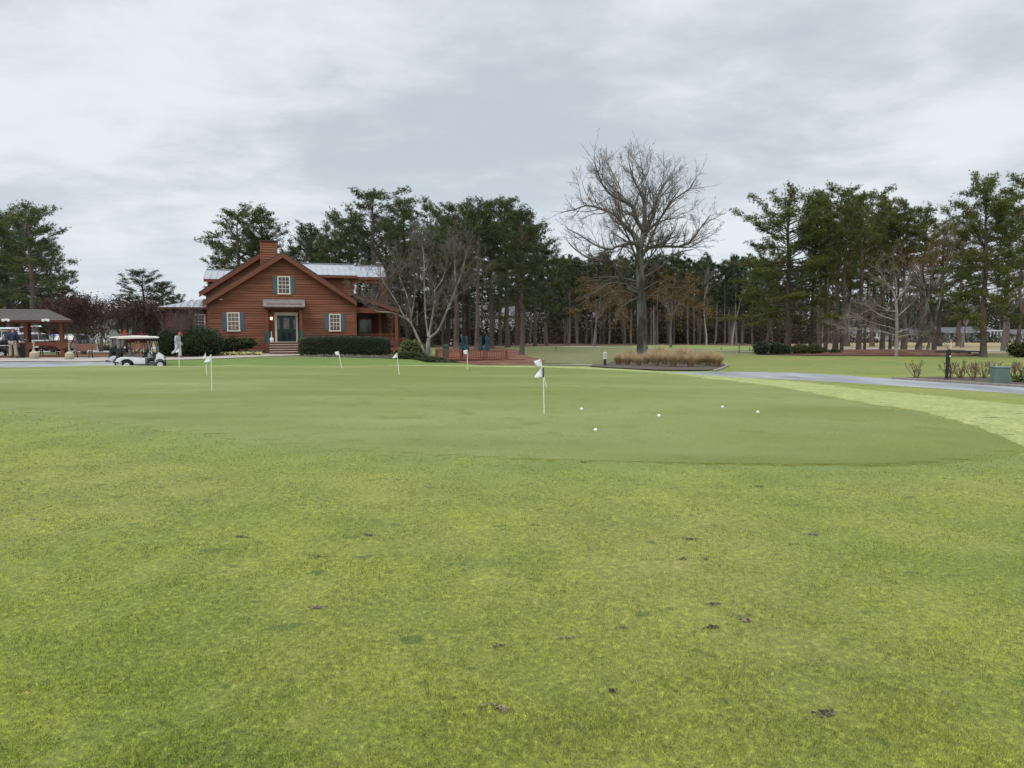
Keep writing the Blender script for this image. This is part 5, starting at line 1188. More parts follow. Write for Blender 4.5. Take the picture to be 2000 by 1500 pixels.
# ---------------------------------------------------------------- golf carts
m_bag=mat('cover_fabric',(.30,.275,.23),(.19,.175,.15),scale=6,rough=.9,bump=.4)
m_seat=mat('cart_seat_vinyl',(.16,.14,.12),(.12,.105,.09),scale=6,rough=.6)
m_clear=mat('windscreen',(.30,.32,.35),(.20,.22,.25),scale=3,rough=.15,spec=.8)
m_red=mat('red_cloth',(.55,.02,.015),(.42,.015,.012),scale=4,rough=.7)
m_roofc=mat('cream_plastic',(.72,.68,.58),(.66,.62,.53),scale=3,rough=.5)
m_grey=mat('grey_plastic',(.07,.07,.075),(.05,.05,.055),scale=6,rough=.6)
def cart(bag=True,pennant=True):
    e=empty('golf_cart',(0,0,0)); hw=.58
    # body: rear with wheel arch
    def arch(cx,cz,r,a0,a1,n=8): return [(cx+r*math.cos(a0+(a1-a0)*k/n),cz+r*math.sin(a0+(a1-a0)*k/n)) for k in range(n+1)]
    rear=[(-1.12,.46),(-1.02,.62),(-.86,.70),(-.55,.70),(-.1,.66),(.28,.64),(.28,.30),(-.22,.30)]+arch(-.58,.25,.34,.15,PI-.35)+[(-.95,.42)]
    for s in(-1,1):
        MB().prism(rear,s*hw-.02*s,s*(hw-.14)).build('rear_body',m_white,e,True,bevel=.012)
    MB().prism([(-1.10,.50),(-1.0,.63),(-.85,.69),(.2,.62),(.2,.34),(-.2,.34),(-.9,.45)],-hw+.15,hw-.15).build('rear_well',m_black,e)
    MB().box(-1.22,-1.02,-hw+.03,hw-.03,.36,.46).build('rear_bumper',m_grey,e,bevel=.02)
    fl=MB(); fl.prism([(-.25,.24),(.75,.24),(.98,.34),(1.0,.42),(.80,.40),(.70,.30),(-.25,.30)],-hw,hw); fl.build('floor',m_grey,e,bevel=.01)
    MB().prism([(.72,.36),(1.0,.44),(1.19,.47),(1.20,.54),(1.10,.72),(.92,.88),(.80,.93),(.74,.9)],-hw+.06,hw-.06).build('front_cowl',m_white,e,True,bevel=.03)
    MB().prism([(.62,.55),(.76,.55),(.84,.93),(.66,.92)],-hw+.05,hw-.05).build('dashboard',m_black,e,bevel=.01)
    MB().box(1.08,1.22,-hw+.08,hw-.08,.30,.45).build('front_bumper',m_grey,e,bevel=.02)
    for s in(-1,1):
        for nx,nm in((1.12,'headlight'),): MB().cbox((1.165,s*.36,.60),(.06,.16,.09),ry=-.4).build(nm,m_glass,e,bevel=.01)
        fa=MB(); fa.prism([(.76,.42),(.8,.50),(.92,.56),(1.08,.54),(1.2,.44),(1.17,.42),(1.06,.49),(.92,.5),(.83,.46)],s*hw,s*(hw-.16)); fa.build('fender',m_black,e)
        for x in(-.58,.98):
            w=MB(); y=s*(hw-.02); w.lathe([(.13,-.09),(.2,-.10),(.225,-.07),(.23,0),(.225,.07),(.2,.10),(.13,.09)],(x,y-.07*s,.23),22,'y'); wh=w.build('wheel',m_rubber,e,True)
            r=MB(); r.lathe([(.04,-.10),(.12,-.112),(.14,-.09),(.14,.09),(.12,.112),(.04,.10)],(x,y-.07*s,.23),18,'y'); r.build('rim',m_lampw,wh,True)
            hb=MB()
            for k in range(6): a=k*PI/3; hb.cbox((x+.085*math.cos(a),y-.07*s+.112*s,.23+.085*math.sin(a)),(.045,.012,.03),ry=-a)
            hb.build('rim_holes',m_black,wh)
    MB().prism([(-.42,.62),(.14,.62),(.18,.74),(-.42,.76)],-hw+.10,hw-.10).build('seat',m_seat,e,True,bevel=.03)
    MB().prism([(-.44,.80),(-.32,.80),(-.42,1.12),(-.52,1.10)],-hw+.10,hw-.10).build('backrest',m_seat,e,True,bevel=.03)
    st=MB(); st.tube([(.70,.22,.60),(.34,.22,1.0)],.02,8)
    c=Vector((.33,.22,1.0)); ring=[c+Matrix.Rotation(-.75,3,'Y')@Vector((.17*math.cos(a),.17*math.sin(a),0)) for a in [2*PI*k/16 for k in range(17)]]; st.tube(ring,.014,6,False); st.cbox(c,(.3,.04,.02),ry=.75); st.build('steering_wheel',m_black,e)
    ro=MB(); ro.prism([(-1.0,1.74),(-.9,1.79),(0,1.84),(.75,1.82),(.92,1.76),(.90,1.72),(-.98,1.70)],-hw-.02,hw+.02); ro.build('roof',m_roofc,e,True,bevel=.02)
    for s in(-1,1):
        MB().tube([(.86,s*(hw-.06),.86),(.74,s*(hw-.05),1.73)],.022,8).build('roof_strut',m_black,e); MB().tube([(-.86,s*(hw-.06),.66),(-.84,s*(hw-.05),1.72)],.022,8).build('roof_strut',m_black,e); MB().tube([(.56,s*(hw-.04),.66),(.54,s*(hw-.04),1.72)],.018,8).build('roof_strut',m_black,e)
    MB().prism([(.835,.93),(.865,.93),(.80,1.36),(.772,1.36)],-hw+.08,hw-.08).build('windscreen',m_clear,e)
    bs=MB(); bs.box(-.98,-.60,-hw+.08,hw-.08,.92,.95)
    for s in(-1,1): bs.box(-.98,-.60,s*(hw-.08)-.01,s*(hw-.08)+.01,.95,1.15); 
    bs.box(-.99,-.97,-hw+.08,hw-.08,.95,1.16); bs.build('basket',m_black,e)
    if bag:
        for s in(-1,1):
            g=MB(); g.tube([(-1.0,s*.26,.50),(-.93,s*.26,1.08),(-.92,s*.26,1.18)],[.13,.125,.13],12); go=g.build('golf_bag',m_black,e,True)
            c=MB(); c.prism([(-1.0,1.15),(-.80,1.15),(-.70,1.40),(-.66,1.70),(-1.0,1.70),(-1.04,1.50)],s*.26-.17,s*.26+.17); c.build('bag_cover',m_bag,go,True,bevel=.05)
    if pennant:
        p=MB(); p.tube([(-.72,-.3,1.76),(-.66,-.3,2.14)],.012,6); po=p.build('pennant_pole',m_white,e)
        MB().prism([(-.74,1.86),(-.66,1.90),(-.58,2.12),(-.60,2.20),(-.66,2.20),(-.74,2.0)],-.33,-.27).build('pennant',m_red,po,True,bevel=.012)
    return e
c1=cart(True,True); c1.scale=(1.0,.95,.94); c2=copy_tree(c1)
c1.location=GP(272,37.9); c1.rotation_euler.z=R(22); tag(c1,'white golf cart with a cream roof, the nearer of the two parked side by side','golf cart','golf carts parked beyond the green')
c2.location=GP(257,39.1)-Vector((0,0,.05)); c2.rotation_euler.z=R(21); tag(c2,'white golf cart half hidden, on the far side of its parked twin','golf cart','golf carts parked beyond the green')
for o in list(c2.children):
    if o.name.startswith('pennant'): 
        for q in list(o.children): bpy.data.objects.remove(q)
        bpy.data.objects.remove(o)
c3=copy_tree(c2); c3.location=GP(-6,44.0)+Vector((0,0,.04)); c3.rotation_euler.z=R(182); tag(c3,'golf cart under the shelter, cut by the left edge, bags at its rear','golf cart','golf carts parked beyond the green')
m_darkb=mat('dark_brown_panel',(.05,.035,.028),(.035,.025,.02),scale=4,rough=.6)
for o in c3.children:
    if o.name.startswith(('rear_body','front_cowl')): o.material_slots[0].link='OBJECT'; o.material_slots[0].material=m_darkb
# golf bag standing behind the man
def golfbag():
    e=empty('golf_bag',GP(42,43.0)+Vector((0,0,.04)),'black golf bag with club heads, standing right of the man in the navy jacket','golf bag')
    MB().tube([(0,0,0),(.02,0,.12),(.05,0,.8),(.06,0,.88)],[.14,.15,.15,.16],14).build('bag',m_black,e,True)
    MB().cbox((-.02,-.16,.35),(.2,.1,.4)).build('pocket',m_black,e,True,bevel=.03)
    MB().tube([(.17,-.05,.75),(.28,-.07,.55),(.2,-.05,.3)],.02,6).build('strap',m_grey,e)
    for k in range(7):
        a=k*.9; x,y=.06+.09*math.cos(a),.09*math.sin(a); h=1.0+.05*(k%3)
        c=MB(); c.tube([(x,y,.8),(x*1.15,y,h)],.008,6); co_=c.build('club',m_steel,e); MB().cbox((x*1.15+.03,y,h+.02),(.10,.05,.06),rz=a).build('club_head',m_steel if k%2 else m_black,co_,True,bevel=.012)
golfbag()
# ---------------------------------------------------------------- cars
m_silv=mat('car_white',(.72,.73,.74),(.66,.67,.68),scale=1,rough=.25,spec=.6)
m_blue=mat('car_blue',(.02,.05,.30),(.018,.04,.24),scale=1,rough=.25,spec=.6)
m_cgrey=mat('car_grey',(.20,.21,.22),(.16,.17,.18),scale=1,rough=.25,spec=.6)
m_tail=mat('tail_lamp',(.35,.01,.01),rough=.2)
def car(name,paint,L=4.5,H=1.5,Wd=1.8,kind='hatch',hatch_open=False):
    e=empty(name,(0,0,0)); h=L/2; hw=Wd/2
    if kind=='van': low=[(-h,.35),(-h,1.0),(-h+.05,1.15),(h-.9,1.15),(h-.1,.95),(h,.6),(h-.02,.3)]; top=[(-h+.06,1.15),(-h+.15,H-.08),(-h+.4,H),(h-1.9,H),(h-1.5,H-.1),(h-.85,1.15)]
    else: low=[(-h,.35),(-h-.0,.75),(-h+.06,.95),(h-1.1,.95),(h-.2,.80),(h,.6),(h-.02,.3)]; top=[(-h+.1,.95),(-h+.35,H-.12),(-h+.75,H),(h-2.2,H),(h-1.7,H-.12),(h-1.0,.93)]
    def arc(cx): return [(cx+.36*math.cos(a),.3+.36*math.sin(a)) for a in [PI*k/8 for k in range(9)]]
    wx=(h-.85,-h+.8); prof=low+[(h-.3,.25)]+arc(wx[0])+arc(wx[1])+[(-h+.2,.25)]
    MB().prism(prof,-hw,hw).build('body',paint,e,True,bevel=.04)
    k=MB(); n=len(top); i=.16; vs=[(x,s*(hw-.03-(i if j not in(0,n-1) else 0)),z) for s in(-1,1) for j,(x,z) in enumerate(top)]
    k.add(vs,[tuple(range(n)),tuple(range(2*n-1,n-1,-1))]+[(a,(a+1)%n,n+(a+1)%n,n+a) for a in range(n)]); k.build('cabin',paint,e,True,bevel=.03)
    zb=top[0][1]+.03; zt3=H-.14
    for s in(-1,1):
        g=MB(); xs=np.linspace(top[0][0]+.35,top[-1][0]-.45,4)
        for a,b in zip(xs[:-1],xs[1:]):
            y0,y1=s*(hw-.025),s*(hw-.155); b0=b-.05; tip=(-.0 if b is not xs[-1] else -.35); lt=.18 if a==xs[0] else 0
            g.add([(a,y0,zb),(b0,y0,zb),(b0+tip,y1,zt3),(a+lt,y1,zt3),(a,y0-s*.05,zb),(b0,y0-s*.05,zb),(b0+tip,y1-s*.05,zt3),(a+lt,y1-s*.05,zt3)],[(0,1,2,3),(7,6,5,4),(0,4,5,1),(1,5,6,2),(2,6,7,3),(3,7,4,0)])
        g.build('side_windows',m_glass,e)
        for x in wx:
            w=MB().lathe([(.18,-.1),(.30,-.11),(.325,-.08),(.325,.08),(.30,.11),(.18,.1)],(x,s*(hw-.12),.32),20,'y').build('wheel',m_rubber,e,True); MB().lathe([(.05,-.1),(.2,-.105),(.2,.105),(.05,.1)],(x,s*(hw-.12),.32),16,'y').build('rim',m_steel,w,True)
        MB().cbox((-h+.03,s*(hw-.14),.86 if kind!='van' else 1.05),(.1,.2,.26)).build('tail_light',m_tail,e,bevel=.02)
        MB().cbox((h-.12,s*(hw-.22),.66),(.16,.3,.14)).build('headlight',m_lampw,e,bevel=.02)
    x0,z0=top[0]; x1,z1=top[1]
    MB().add([(x0-.02,-hw+.2,z0+.05),(x0-.02,hw-.2,z0+.05),(x1-.02,hw-.3,z1-.02),(x1-.02,-hw+.3,z1-.02),(x0+.05,-hw+.2,z0+.05),(x0+.05,hw-.2,z0+.05),(x1+.05,hw-.3,z1-.02),(x1+.05,-hw+.3,z1-.02)],[(0,1,2,3),(7,6,5,4),(0,4,5,1),(1,5,6,2),(2,6,7,3),(3,7,4,0)]).build('rear_window',m_glass,e)
    if hatch_open:
        q=MB(); q.add([(-h+.3,-hw+.2,H-.02),(-h+.3,hw-.2,H-.02),(-h-.85,hw-.15,H+.18),(-h-.85,-hw+.15,H+.18),(-h-.95,-hw+.15,H+.05),(-h-.95,hw-.15,H+.05)],[(0,1,2,3),(3,2,5,4)]); o=q.build('tailgate',paint,e); so_=o.modifiers.new('t','SOLIDIFY'); so_.thickness=.05
    return e
def put(e,px,Y,rz,label,cat): e.location=GP(px,Y)+Vector((0,0,.03)); e.rotation_euler.z=R(rz); tag(e,label,cat,'cars in the parking lot')
put(car('parked_van',m_silv,5.1,2.05,1.9,'van',True),-10,63,187,'white van with its tailgate raised, behind the man in the navy jacket','van')
put(car('parked_car',m_silv,4.6,1.6,1.85),66,61.5,62,'white car with red tail lamps seen past the second shelter post','car')
put(car('parked_car',m_blue,4.2,1.5,1.75),90,64,125,'blue hatchback seen between the shelter posts','car')
put(car('parked_car',m_silv,4.5,1.5,1.8),122,67,100,'white car behind the right-hand corner of the shelter','car')
put(car('parked_car',m_cgrey,4.5,1.5,1.8),146,63,100,'grey car behind the stems of the large crape myrtle','car')
# ---------------------------------------------------------------- flags, balls
m_flag=mat('white_flag',(.80,.81,.80),(.74,.75,.74),scale=8,rough=.8,trans=.25)
m_pole=mat('cream_pole',(.80,.80,.66),(.72,.72,.60),scale=5,rough=.5)
m_ball=mat('golf_ball_white',(.85,.85,.84),rough=.4)
def flag(px,py,Y,topx,topy,shape,label,sleeve=False):
    b=GP(px,Y) if py is None else None
    if b is None: b=G(px,py); Y=b.y
    t=W(topx,topy,Y+.0); e=empty('putting_flag',b,label,'flag','white flags on the practice green')
    tp=t-b
    MB().tube([(0,0,-.02),tp],.0085*max(1,Y/17),8).build('pole',m_pole,e,True)
    MB().lathe([(.05,-.05),(.054,.006),(.047,.007),(.045,-.04)],n=18).build('cup',m_white,e)
    ax=tp.normalized(); top=tp
    m=MB(); n=7; H_=.165; L_=.16
    shapes={'square':(.9,.22),'droop':(.85,.95),'limp':(.55,1.1)}; sx,dr=shapes[shape]
    vs=[];rows=6
    for i in range(n):
        f=i/(n-1)
        for j in range(rows):
            g_=j/(rows-1); wid=L_*sx*f*(1-.12*g_)
            p=top-ax*(H_*g_*(1-.72*f if shape!='square' else 1-.12*f))+Vector((-wid,.03*math.sin(f*4+g_*2.5)+.012*math.sin(f*10+g_*3),-dr*H_*f**1.2)); vs.append(p)
    m.add(vs,[(i*rows+j,(i+1)*rows+j,(i+1)*rows+j+1,i*rows+j+1) for i in range(n-1) for j in range(rows-1)])
    o=m.build('flag_cloth',m_flag,e,True); sd=o.modifiers.new('t','SOLIDIFY'); sd.thickness=.003
    if sleeve:
        MB().tube([tp*.78,tp*.985],.013,8).build('sleeve',m_grey,e)
FL=[(1063,811,None,1061,716,'droop','nearest white flag on the green, with a dark sleeve at its top',True),(1068,759,None,1056,702,'square','white flag standing just behind the nearest one, leaning left',False),
(414,765,None,412,692,'droop','white flag left of centre, the nearer of the pair in front of the round shrub',False),(404,734,None,401,689,'limp','white flag of the pair in front of the round shrub, the farther one',False),
(350,719,None,349.5,680,'droop','white flag in front of the golfer in the red cap',False),(668,720,None,661,686,'square','leaning white flag in front of the clipped hedge',False),
(780,733,None,775,689,'droop','leaning white flag in front of the right end of the hedge',False),(913,722.5,None,912.5,683,'square','upright white flag in front of the deck railing',False)]
for px,py,Y,tx,ty,shp,lb,sl_ in FL: flag(px,py,Y,tx,ty,shp,lb,sl_)
def ball(px,py,label):
    b=G(px,py); e=None; bm=bmesh.new(); bmesh.ops.create_icosphere(bm,subdivisions=4,radius=.0235)
    for f in bm.faces: f.smooth=True
    me=bpy.data.meshes.new('golf_ball'); bm.to_mesh(me); bm.free(); o=link('golf_ball',me,m_ball); o.location=b+Vector((0,0,.026)); tag(o,label,'golf ball','golf balls on the green')
for a in((1163,844.5,'white golf ball nearest the camera'),(1136,802.5,'white golf ball closest to the flag with the dark sleeve'),(1287,815.5,'white golf ball in the middle of the five'),(1411,798.5,'white golf ball farthest from the camera, second from the right'),(1480,808.5,'white golf ball farthest right on the green')): ball(*a)
# divots
m_soil=mat('dark_soil',(.10,.085,.055),(.22,.19,.14),scale=20,rough=1,bump=1,bscale=60)
DV=[(68,1016),(470,1053),(622,1092),(620,1190),(975,1264),(1222,1233),(1105,1250),(1347,1056),(1333,1093),(1376,1096),(1392,1184),(1390,1228),(1458,1214),(1195,1355),(720,1048),(1590,1048),(1138,905),(1480,952),(970,1390),(1612,1398)]
rd=random.Random(9)
m_soilp=mat('pale_soil',(.26,.22,.16),(.17,.145,.10),scale=20,rough=1)
m_scrap=mat('leaf_scrap',(.30,.25,.11),(.16,.09,.05),scale=3,rough=.9,island=.4)
C=[];D=[]
for _ in range(110):
    y=1/(1/2.2-(1/2.2-1/26)*rd.random()); x=rd.uniform(-.72,.72)*y; C.append((x,y,zt(x,y)+.012)); D.append((rd.gauss(0,1),rd.gauss(0,1),.25))
tag(link('leaf_scraps',cards('leaf_scraps',C,D,.014,.008,'quad'),m_scrap),'tiny dry leaf scraps strewn over the turf and the green','leaf scraps',kind='stuff')
def divot(k,px,py):
    p=G(px,py); V_=[];C=[];D=[]
    sx_,sy_=rd.uniform(.008,.026),rd.uniform(.006,.014)
    for _ in range(rd.randint(18,60)): C.append((rd.gauss(0,sx_),rd.gauss(0,sy_),rd.uniform(-.002,.005))); D.append((rd.gauss(0,1),rd.gauss(0,1),rd.uniform(0,.7)))
    o=link('divot',cards('divot',C,D,.013,.009,'quad'),m_soil if k%3 else m_soilp); o.location=p+Vector((0,0,.004)); o.rotation_euler.z=rd.uniform(-.4,.4); o.scale=(rd.uniform(.7,1.5),.9,1)
    tag(o,'small dark soil divot in the mown turf in front of the green','divot','dark divots scattered over the near turf')
for k,(a,b) in enumerate(DV): divot(k,a,b)
# ---------------------------------------------------------------- deck, parasols, bin
def deck():
    Y=54.0; z0,z1=WZ(701,Y),WZ(684.5,Y); xa,xb=WX(853,Y),WX(990,Y); e=empty('deck',Vector(((xa+xb)/2,Y,z0-.3)),'low red-brown timber deck with a slatted railing beyond the lawn','deck')
    ps=[853,900,945,989]
    for k,px in enumerate(ps):
        x=WX(px,Y); MB().box(x-.09,x+.09,Y-.09,Y+.09,z0-.6,z1+.06).build('post',m_trim,e,bevel=.01,world=True)
    for a,b in zip(ps[:-1],ps[1:]):
        q=MB(); x0,x1=WX(a,Y)+.1,WX(b,Y)-.1; q.box(x0,x1,Y-.05,Y+.05,z1-.06,z1); q.box(x0,x1,Y-.03,Y+.03,z0+.04,z0+.1); n=int((x1-x0)/.13)
        for k in range(n): xx=x0+.06+k*.13; q.box(xx-.02,xx+.02,Y-.02,Y+.02,z0+.1,z1-.06)
        q.build('railing',m_trim,e,world=True)
    f=MB(); k=0; y=Y-.15
    while y<Y+4.5: f.box(xa-.1,xb+.1,y,y+.13,z0-.08,z0-.02+.002*(k%2)); y+=.14; k+=1
    f.build('deck_boards',m_trim,e,world=True); MB().box(xa-.1,xb+1.4,Y-.2,Y-.16,z0-.3,z0-.03).build('skirt_board',m_trimd,e,world=True)
    MB().beam((xb+.1,Y-.1,z0-.06),(WX(1003,Y-1),Y-1.2,z0-.35),1.1,.06).build('ramp',m_trimd,e,world=True)
    return z0
dz=deck()
m_tealc=mat('teal_canvas',(.008,.075,.095),(.006,.055,.072),scale=6,rough=.85,bump=.3)
for k,(px,Y,lb) in enumerate(((903,56.0,'closed teal parasol farthest left on the deck'),(911.5,55.6,'closed teal parasol second from the left on the deck'),(939,56.2,'closed teal parasol second from the right on the deck'),(951,55.6,'closed teal parasol farthest right on the deck, the thickest'))):
    x=WX(px,Y); zt_=WZ(655,Y); e=empty('closed_parasol',(x,Y,dz-.02),lb,'parasol','closed parasols on the deck'); h=zt_-dz; w=1+.25*(k==3)
    MB().tube([(0,0,0),(0,0,h+.02)],.022,8).build('pole',m_black,e); MB().lathe([(.2,0),(.2,.05),(.05,.09),(0,.09)],n=14).build('base',m_black,e)
    prof=[(.03,h),(.09*w,h-.12),(.075*w,h-.55),(.10*w,h-.8),(.20*w,h-1.0),(.17*w,h-1.15),(.03,h-1.16)]
    c=MB(); n=14; vs=[];fs=[]
    for r_,z_ in prof:
        for q in range(n): a=2*PI*q/n; rr=r_*(1.15 if q%2 else .8); vs.append((rr*math.cos(a),rr*math.sin(a),z_))
    for i in range(len(prof)-1):
        for q in range(n): fs.append((i*n+q,i*n+(q+1)%n,(i+1)*n+(q+1)%n,(i+1)*n+q))
    fs.append(tuple(range(n))); c.add(vs,fs).build('canopy',m_tealc,e,True)
def bin_():
    e=empty('litter_bin',Vector((WX(870.5,56.5),56.5,dz-.05)),'dark green litter bin standing left of the parasols','bin'); m=mat('bin_green',(.05,.09,.07),(.04,.07,.055),scale=4,rough=.6)
    MB().prism([(-.2,0),(.2,0),(.24,.85),(-.24,.85)],-.2,.2).build('body',m,e,bevel=.02); MB().prism([(-.26,.85),(.26,.85),(.2,1.05),(-.2,1.05)],-.24,.24).build('lid',m,e,bevel=.03)
bin_()
# ---------------------------------------------------------------- signs, posts, utility box, bridge
def signs():
    b=GP(1182,31.0); e=empty('path_sign',b,'black post with a white sign plate in front of the tall tan grasses','sign'); h=WZ(687.5,31)-b.z
    MB().box(-.055,.055,-.045,.045,-.05,h-.30).build('post',m_black,e,bevel=.005); p=MB().box(-.065,.065,-.055,.05,h-.30,h).build('plate',m_white,e,bevel=.005)
    s=MB(); 
    for z,w_ in((.06,.03),(.10,.05),(.145,.035),(.20,.05)): s.box(-w_,w_,-.061,-.057,h-z-.012,h-z+.008)
    s.box(-.012,.03,-.0612,-.0572,h-.255,h-.225); s.build('markings',m_black,p)
    b=G(1849,743.5); e=empty('path_post',b,'black post with a small pale label in the pruned shrub bed','post'); h=WZ(682,b.y)-b.z; o=MB().prism([(-.035,-.03),(.0,-.03),(.07,h-.02),(.05,h),(.015,h),(0,h-.05)],-.045,.045).build('post',m_black,e,bevel=.004)
    MB().box(-.03,.0,-.05,.05,h-.42,h-.03).build('back_board',m_black,e,bevel=.004); MB().cbox((.035,-.05,h-.2),(.035,.008,.05)).build('label_plate',m_lampw,o)
    b=G(1952,752.5); e=empty('utility_box',b,'grey-green ribbed utility box in the pruned shrub bed','utility box',rz=R(-14)); m=mat('utility_green',(.13,.19,.165),(.11,.16,.14),scale=3,rough=.6); w_=.22; h=.40
    w_=.17; h=.46; q=MB(); q.box(-w_,w_,-w_,w_,-.03,h)
    for k in range(9): x=-w_+.04+k*(2*w_-.08)/8; q.box(x-.012,x+.012,-w_-.012,-w_+.01,.02,h-.02)
    q.build('cabinet',m,e); MB().box(-w_-.018,w_+.018,-w_-.02,w_+.018,h,h+.03).build('lid',m,e,bevel=.006)
    for px,Y,h,lb in((1086,64,.55,'thin stake sign on the slope above the creek'),(1444,58,.62,'thin stake sign with a small plate left of the right-hand shrubs')):
        e=empty('stake_sign',GP(px,Y),lb,'sign'); MB().box(-.025,.025,-.025,.025,-.05,h).build('stake',m_trimd,e); MB().box(-.07,.07,-.035,-.026,h-.14,h).build('plate',m_bag,e)
    for k,(px,Y,lb) in enumerate(((1265,66,'short rope stake by the far cart path, leftmost'),(1409,64,'short rope stake by the far cart path left of the thin stake sign'),(1465,62,'short rope stake by the far cart path right of the thin stake sign'))):
        e=empty('rope_stake',GP(px,Y),lb,'stake','short stakes by the far cart path'); MB().lathe([(.03,-.05),(.028,.3),(.0,.32)],n=8).build('stake',m_black,e)
    e=empty('path_beacon',GP(1786,60)+Vector((0,0,0)),'orange-capped white course marker beyond the bridge','marker'); e.location=GP(1858,62); MB().lathe([(.05,0),(.05,.85)],n=10).build('post',m_white,e); MB().lathe([(.09,.8),(.09,.95),(0,.97)],n=10).build('cap',m_redo,e)
m_redo=mat('orange_plastic',(.6,.16,.05),rough=.5)
signs()
def bridge():
    Y=50.5; m=mat('weathered_wood',(.07,.06,.05),(.045,.038,.032),scale=4,rough=.9,bump=.5,stretch=(.3,1,3)); mt=mat('wood_top',(.24,.23,.21),(.16,.15,.14),scale=4,rough=.9)
    x0,x1=WX(1831,Y),WX(1916,Y); e=empty('footbridge',GP(1873,Y),'dark weathered timber footbridge with low rails left of the big right-hand pine','bridge'); z=WZ(690,Y); zt1=WZ(685.5,Y)
    for y in(Y,Y+1.8):
        q=MB(); q.box(x0,x1,y-.06,y+.06,zt1-.10,zt1-.02); q.box(x0,x1,y-.05,y+.05,z-.10,z); 
        for k in range(5): x=x0+(x1-x0)*k/4; q.box(x-.07,x+.07,y-.065,y+.065,z-.35,zt1-.02)
        r=q.build('railing',m,e,bevel=.006,world=True); MB().box(x0,x1,y-.09,y+.09,zt1-.02,zt1+.02).build('cap_rail',mt,r,world=True)
    q=MB(); x=x0
    while x<x1: q.box(x,x+.13,Y+.07,Y+1.73,z-.20,z-.15); x+=.15
    q.box(x0,x1,Y-.05,Y+.05,z-.42,z-.22); q.build('deck_planks',m,e,world=True)
    for k in range(3): x=x0+.5+k*(x1-x0-1)/2; MB().box(x-.1,x+.1,Y+.06,Y+.26,z-1.0,z-.22).build('pile',m,e,world=True)
    sheet('ditch',Q([(1825,49.6),(1920,49.2),(1918,52.8),(1828,53)]),m_bankm,.08)
bridge()
# ---------------------------------------------------------------- far houses
m_hw=mat('white_cladding',(.62,.63,.64),(.55,.56,.57),scale=1,rough=.8); m_hb=mat('blue_grey_cladding',(.22,.27,.33),(.18,.23,.28),scale=1,rough=.8); m_hr=mat('grey_roof',(.09,.09,.095),(.07,.07,.075),scale=2,rough=.9); m_hp=mat('pinkish_cladding',(.42,.36,.31),(.36,.31,.27),scale=1,rough=.8)
def house(px0,px1,Y,hwall,hroof,wall,label,porch=False,rz=0,gab=None):
    x0,x1=WX(px0,Y),WX(px1,Y); b=GP((px0+px1)/2,Y); e=empty('far_house',b,label,'house',rz=rz); w=(x1-x0)/2; d=4.5
    MB().box(-w,w,-d,d,-.5,hwall).build('wall',wall,e)
    r=MB(); r.prism([(-d-.5,hwall-.1),(0,hwall+hroof),(d+.5,hwall-.1)],-w-.4,w+.4,'x'); ro=r.build('roof',m_hr,e)
    n=max(2,int(w/1.4))
    for k in range(n):
        x=-w+(k+.5)*2*w/n; f=MB().box(x-.55,x+.55,-d-.05,-d+.02,.9,2.5).build('window',m_hw,e); MB().box(x-.42,x+.42,-d-.08,-d-.051,1.02,2.38).build('pane',m_glass,f)
        if hwall>4: f=MB().box(x-.55,x+.55,-d-.05,-d+.02,3.5,5.0).build('window',m_hw,e); MB().box(x-.42,x+.42,-d-.08,-d-.051,3.6,4.9).build('pane',m_glass,f)
    if gab:
        for gx in gab: 
            g_=MB(); g_.prism([(gx-1.6,hwall-.1),(gx,hwall+hroof*.85),(gx+1.6,hwall-.1)],-d-.6,0); g_.build('gable',wall,e)
    if porch:
        MB().box(-w*.1,w,-d-2.2,-d-.02,.45,.6).build('porch_floor',m_hw,e); MB().box(-w*.1,w,-d-2.4,-d-.02,2.7,2.9).build('porch_roof',m_hw,e)
        for k in range(5): x=-w*.08+k*w*1.06/4; MB().box(x-.1,x+.1,-d-2.15,-d-1.95,-.3,2.7).build('porch_column',m_hw,e)
        q=MB(); q.box(-w*.1,w,-d-2.1,-d-2.04,1.3,1.38)
        for k in range(30): x=-w*.1+k*w*1.1/30; q.box(x,x+.05,-d-2.1,-d-2.05,.6,1.3)
        q.build('porch_railing',m_hw,e)
house(935,1005,165,6.0,2.4,m_hw,'white house seen through the trunks above the right end of the deck',gab=[2])
house(1020,1062,185,5.2,2.4,m_hw,'white gabled house behind the trunks left of the far wood',gab=[0])
house(1140,1160,175,5,2.2,m_hw,'narrow white house showing through the far wood')
house(1650,1700,178,2.3,1.3,m_hw,'white house with a stair behind the trunks over the straw bed',True)
house(1745,1790,185,2.2,1.2,m_hp,'long pale house behind the oak trunks')
house(1824,1872,170,2.3,1.2,m_hb,'blue-grey house wing over the wooden bridge')
house(1876,1925,172,2.4,1.3,m_hb,'blue-grey house with a white columned porch left of the big pine',True)
house(1955,1995,176,2.0,1.1,m_hw,'white porch-fronted house near the right edge',True)
house(196,236,150,3.0,2.0,m_hw,'white house in the gap left of the golf cart roofs')
house(880,905,110,2.6,1.4,m_hw,'small white building low behind the multi-stemmed tree')
for px,Y,lb in((188,64,'short white post by the parking lot, nearer the crape myrtle'),(217.5,64,'short white post by the parking lot, just left of the golf carts')):
    e=empty('white_post',GP(px,Y),lb,'post','short white posts by the parking lot'); MB().box(-.05,.05,-.05,.05,0,.8).build('post',m_white,e,bevel=.01); MB().box(-.065,.065,-.065,.065,.8,.86).build('cap',m_white,e,bevel=.01)
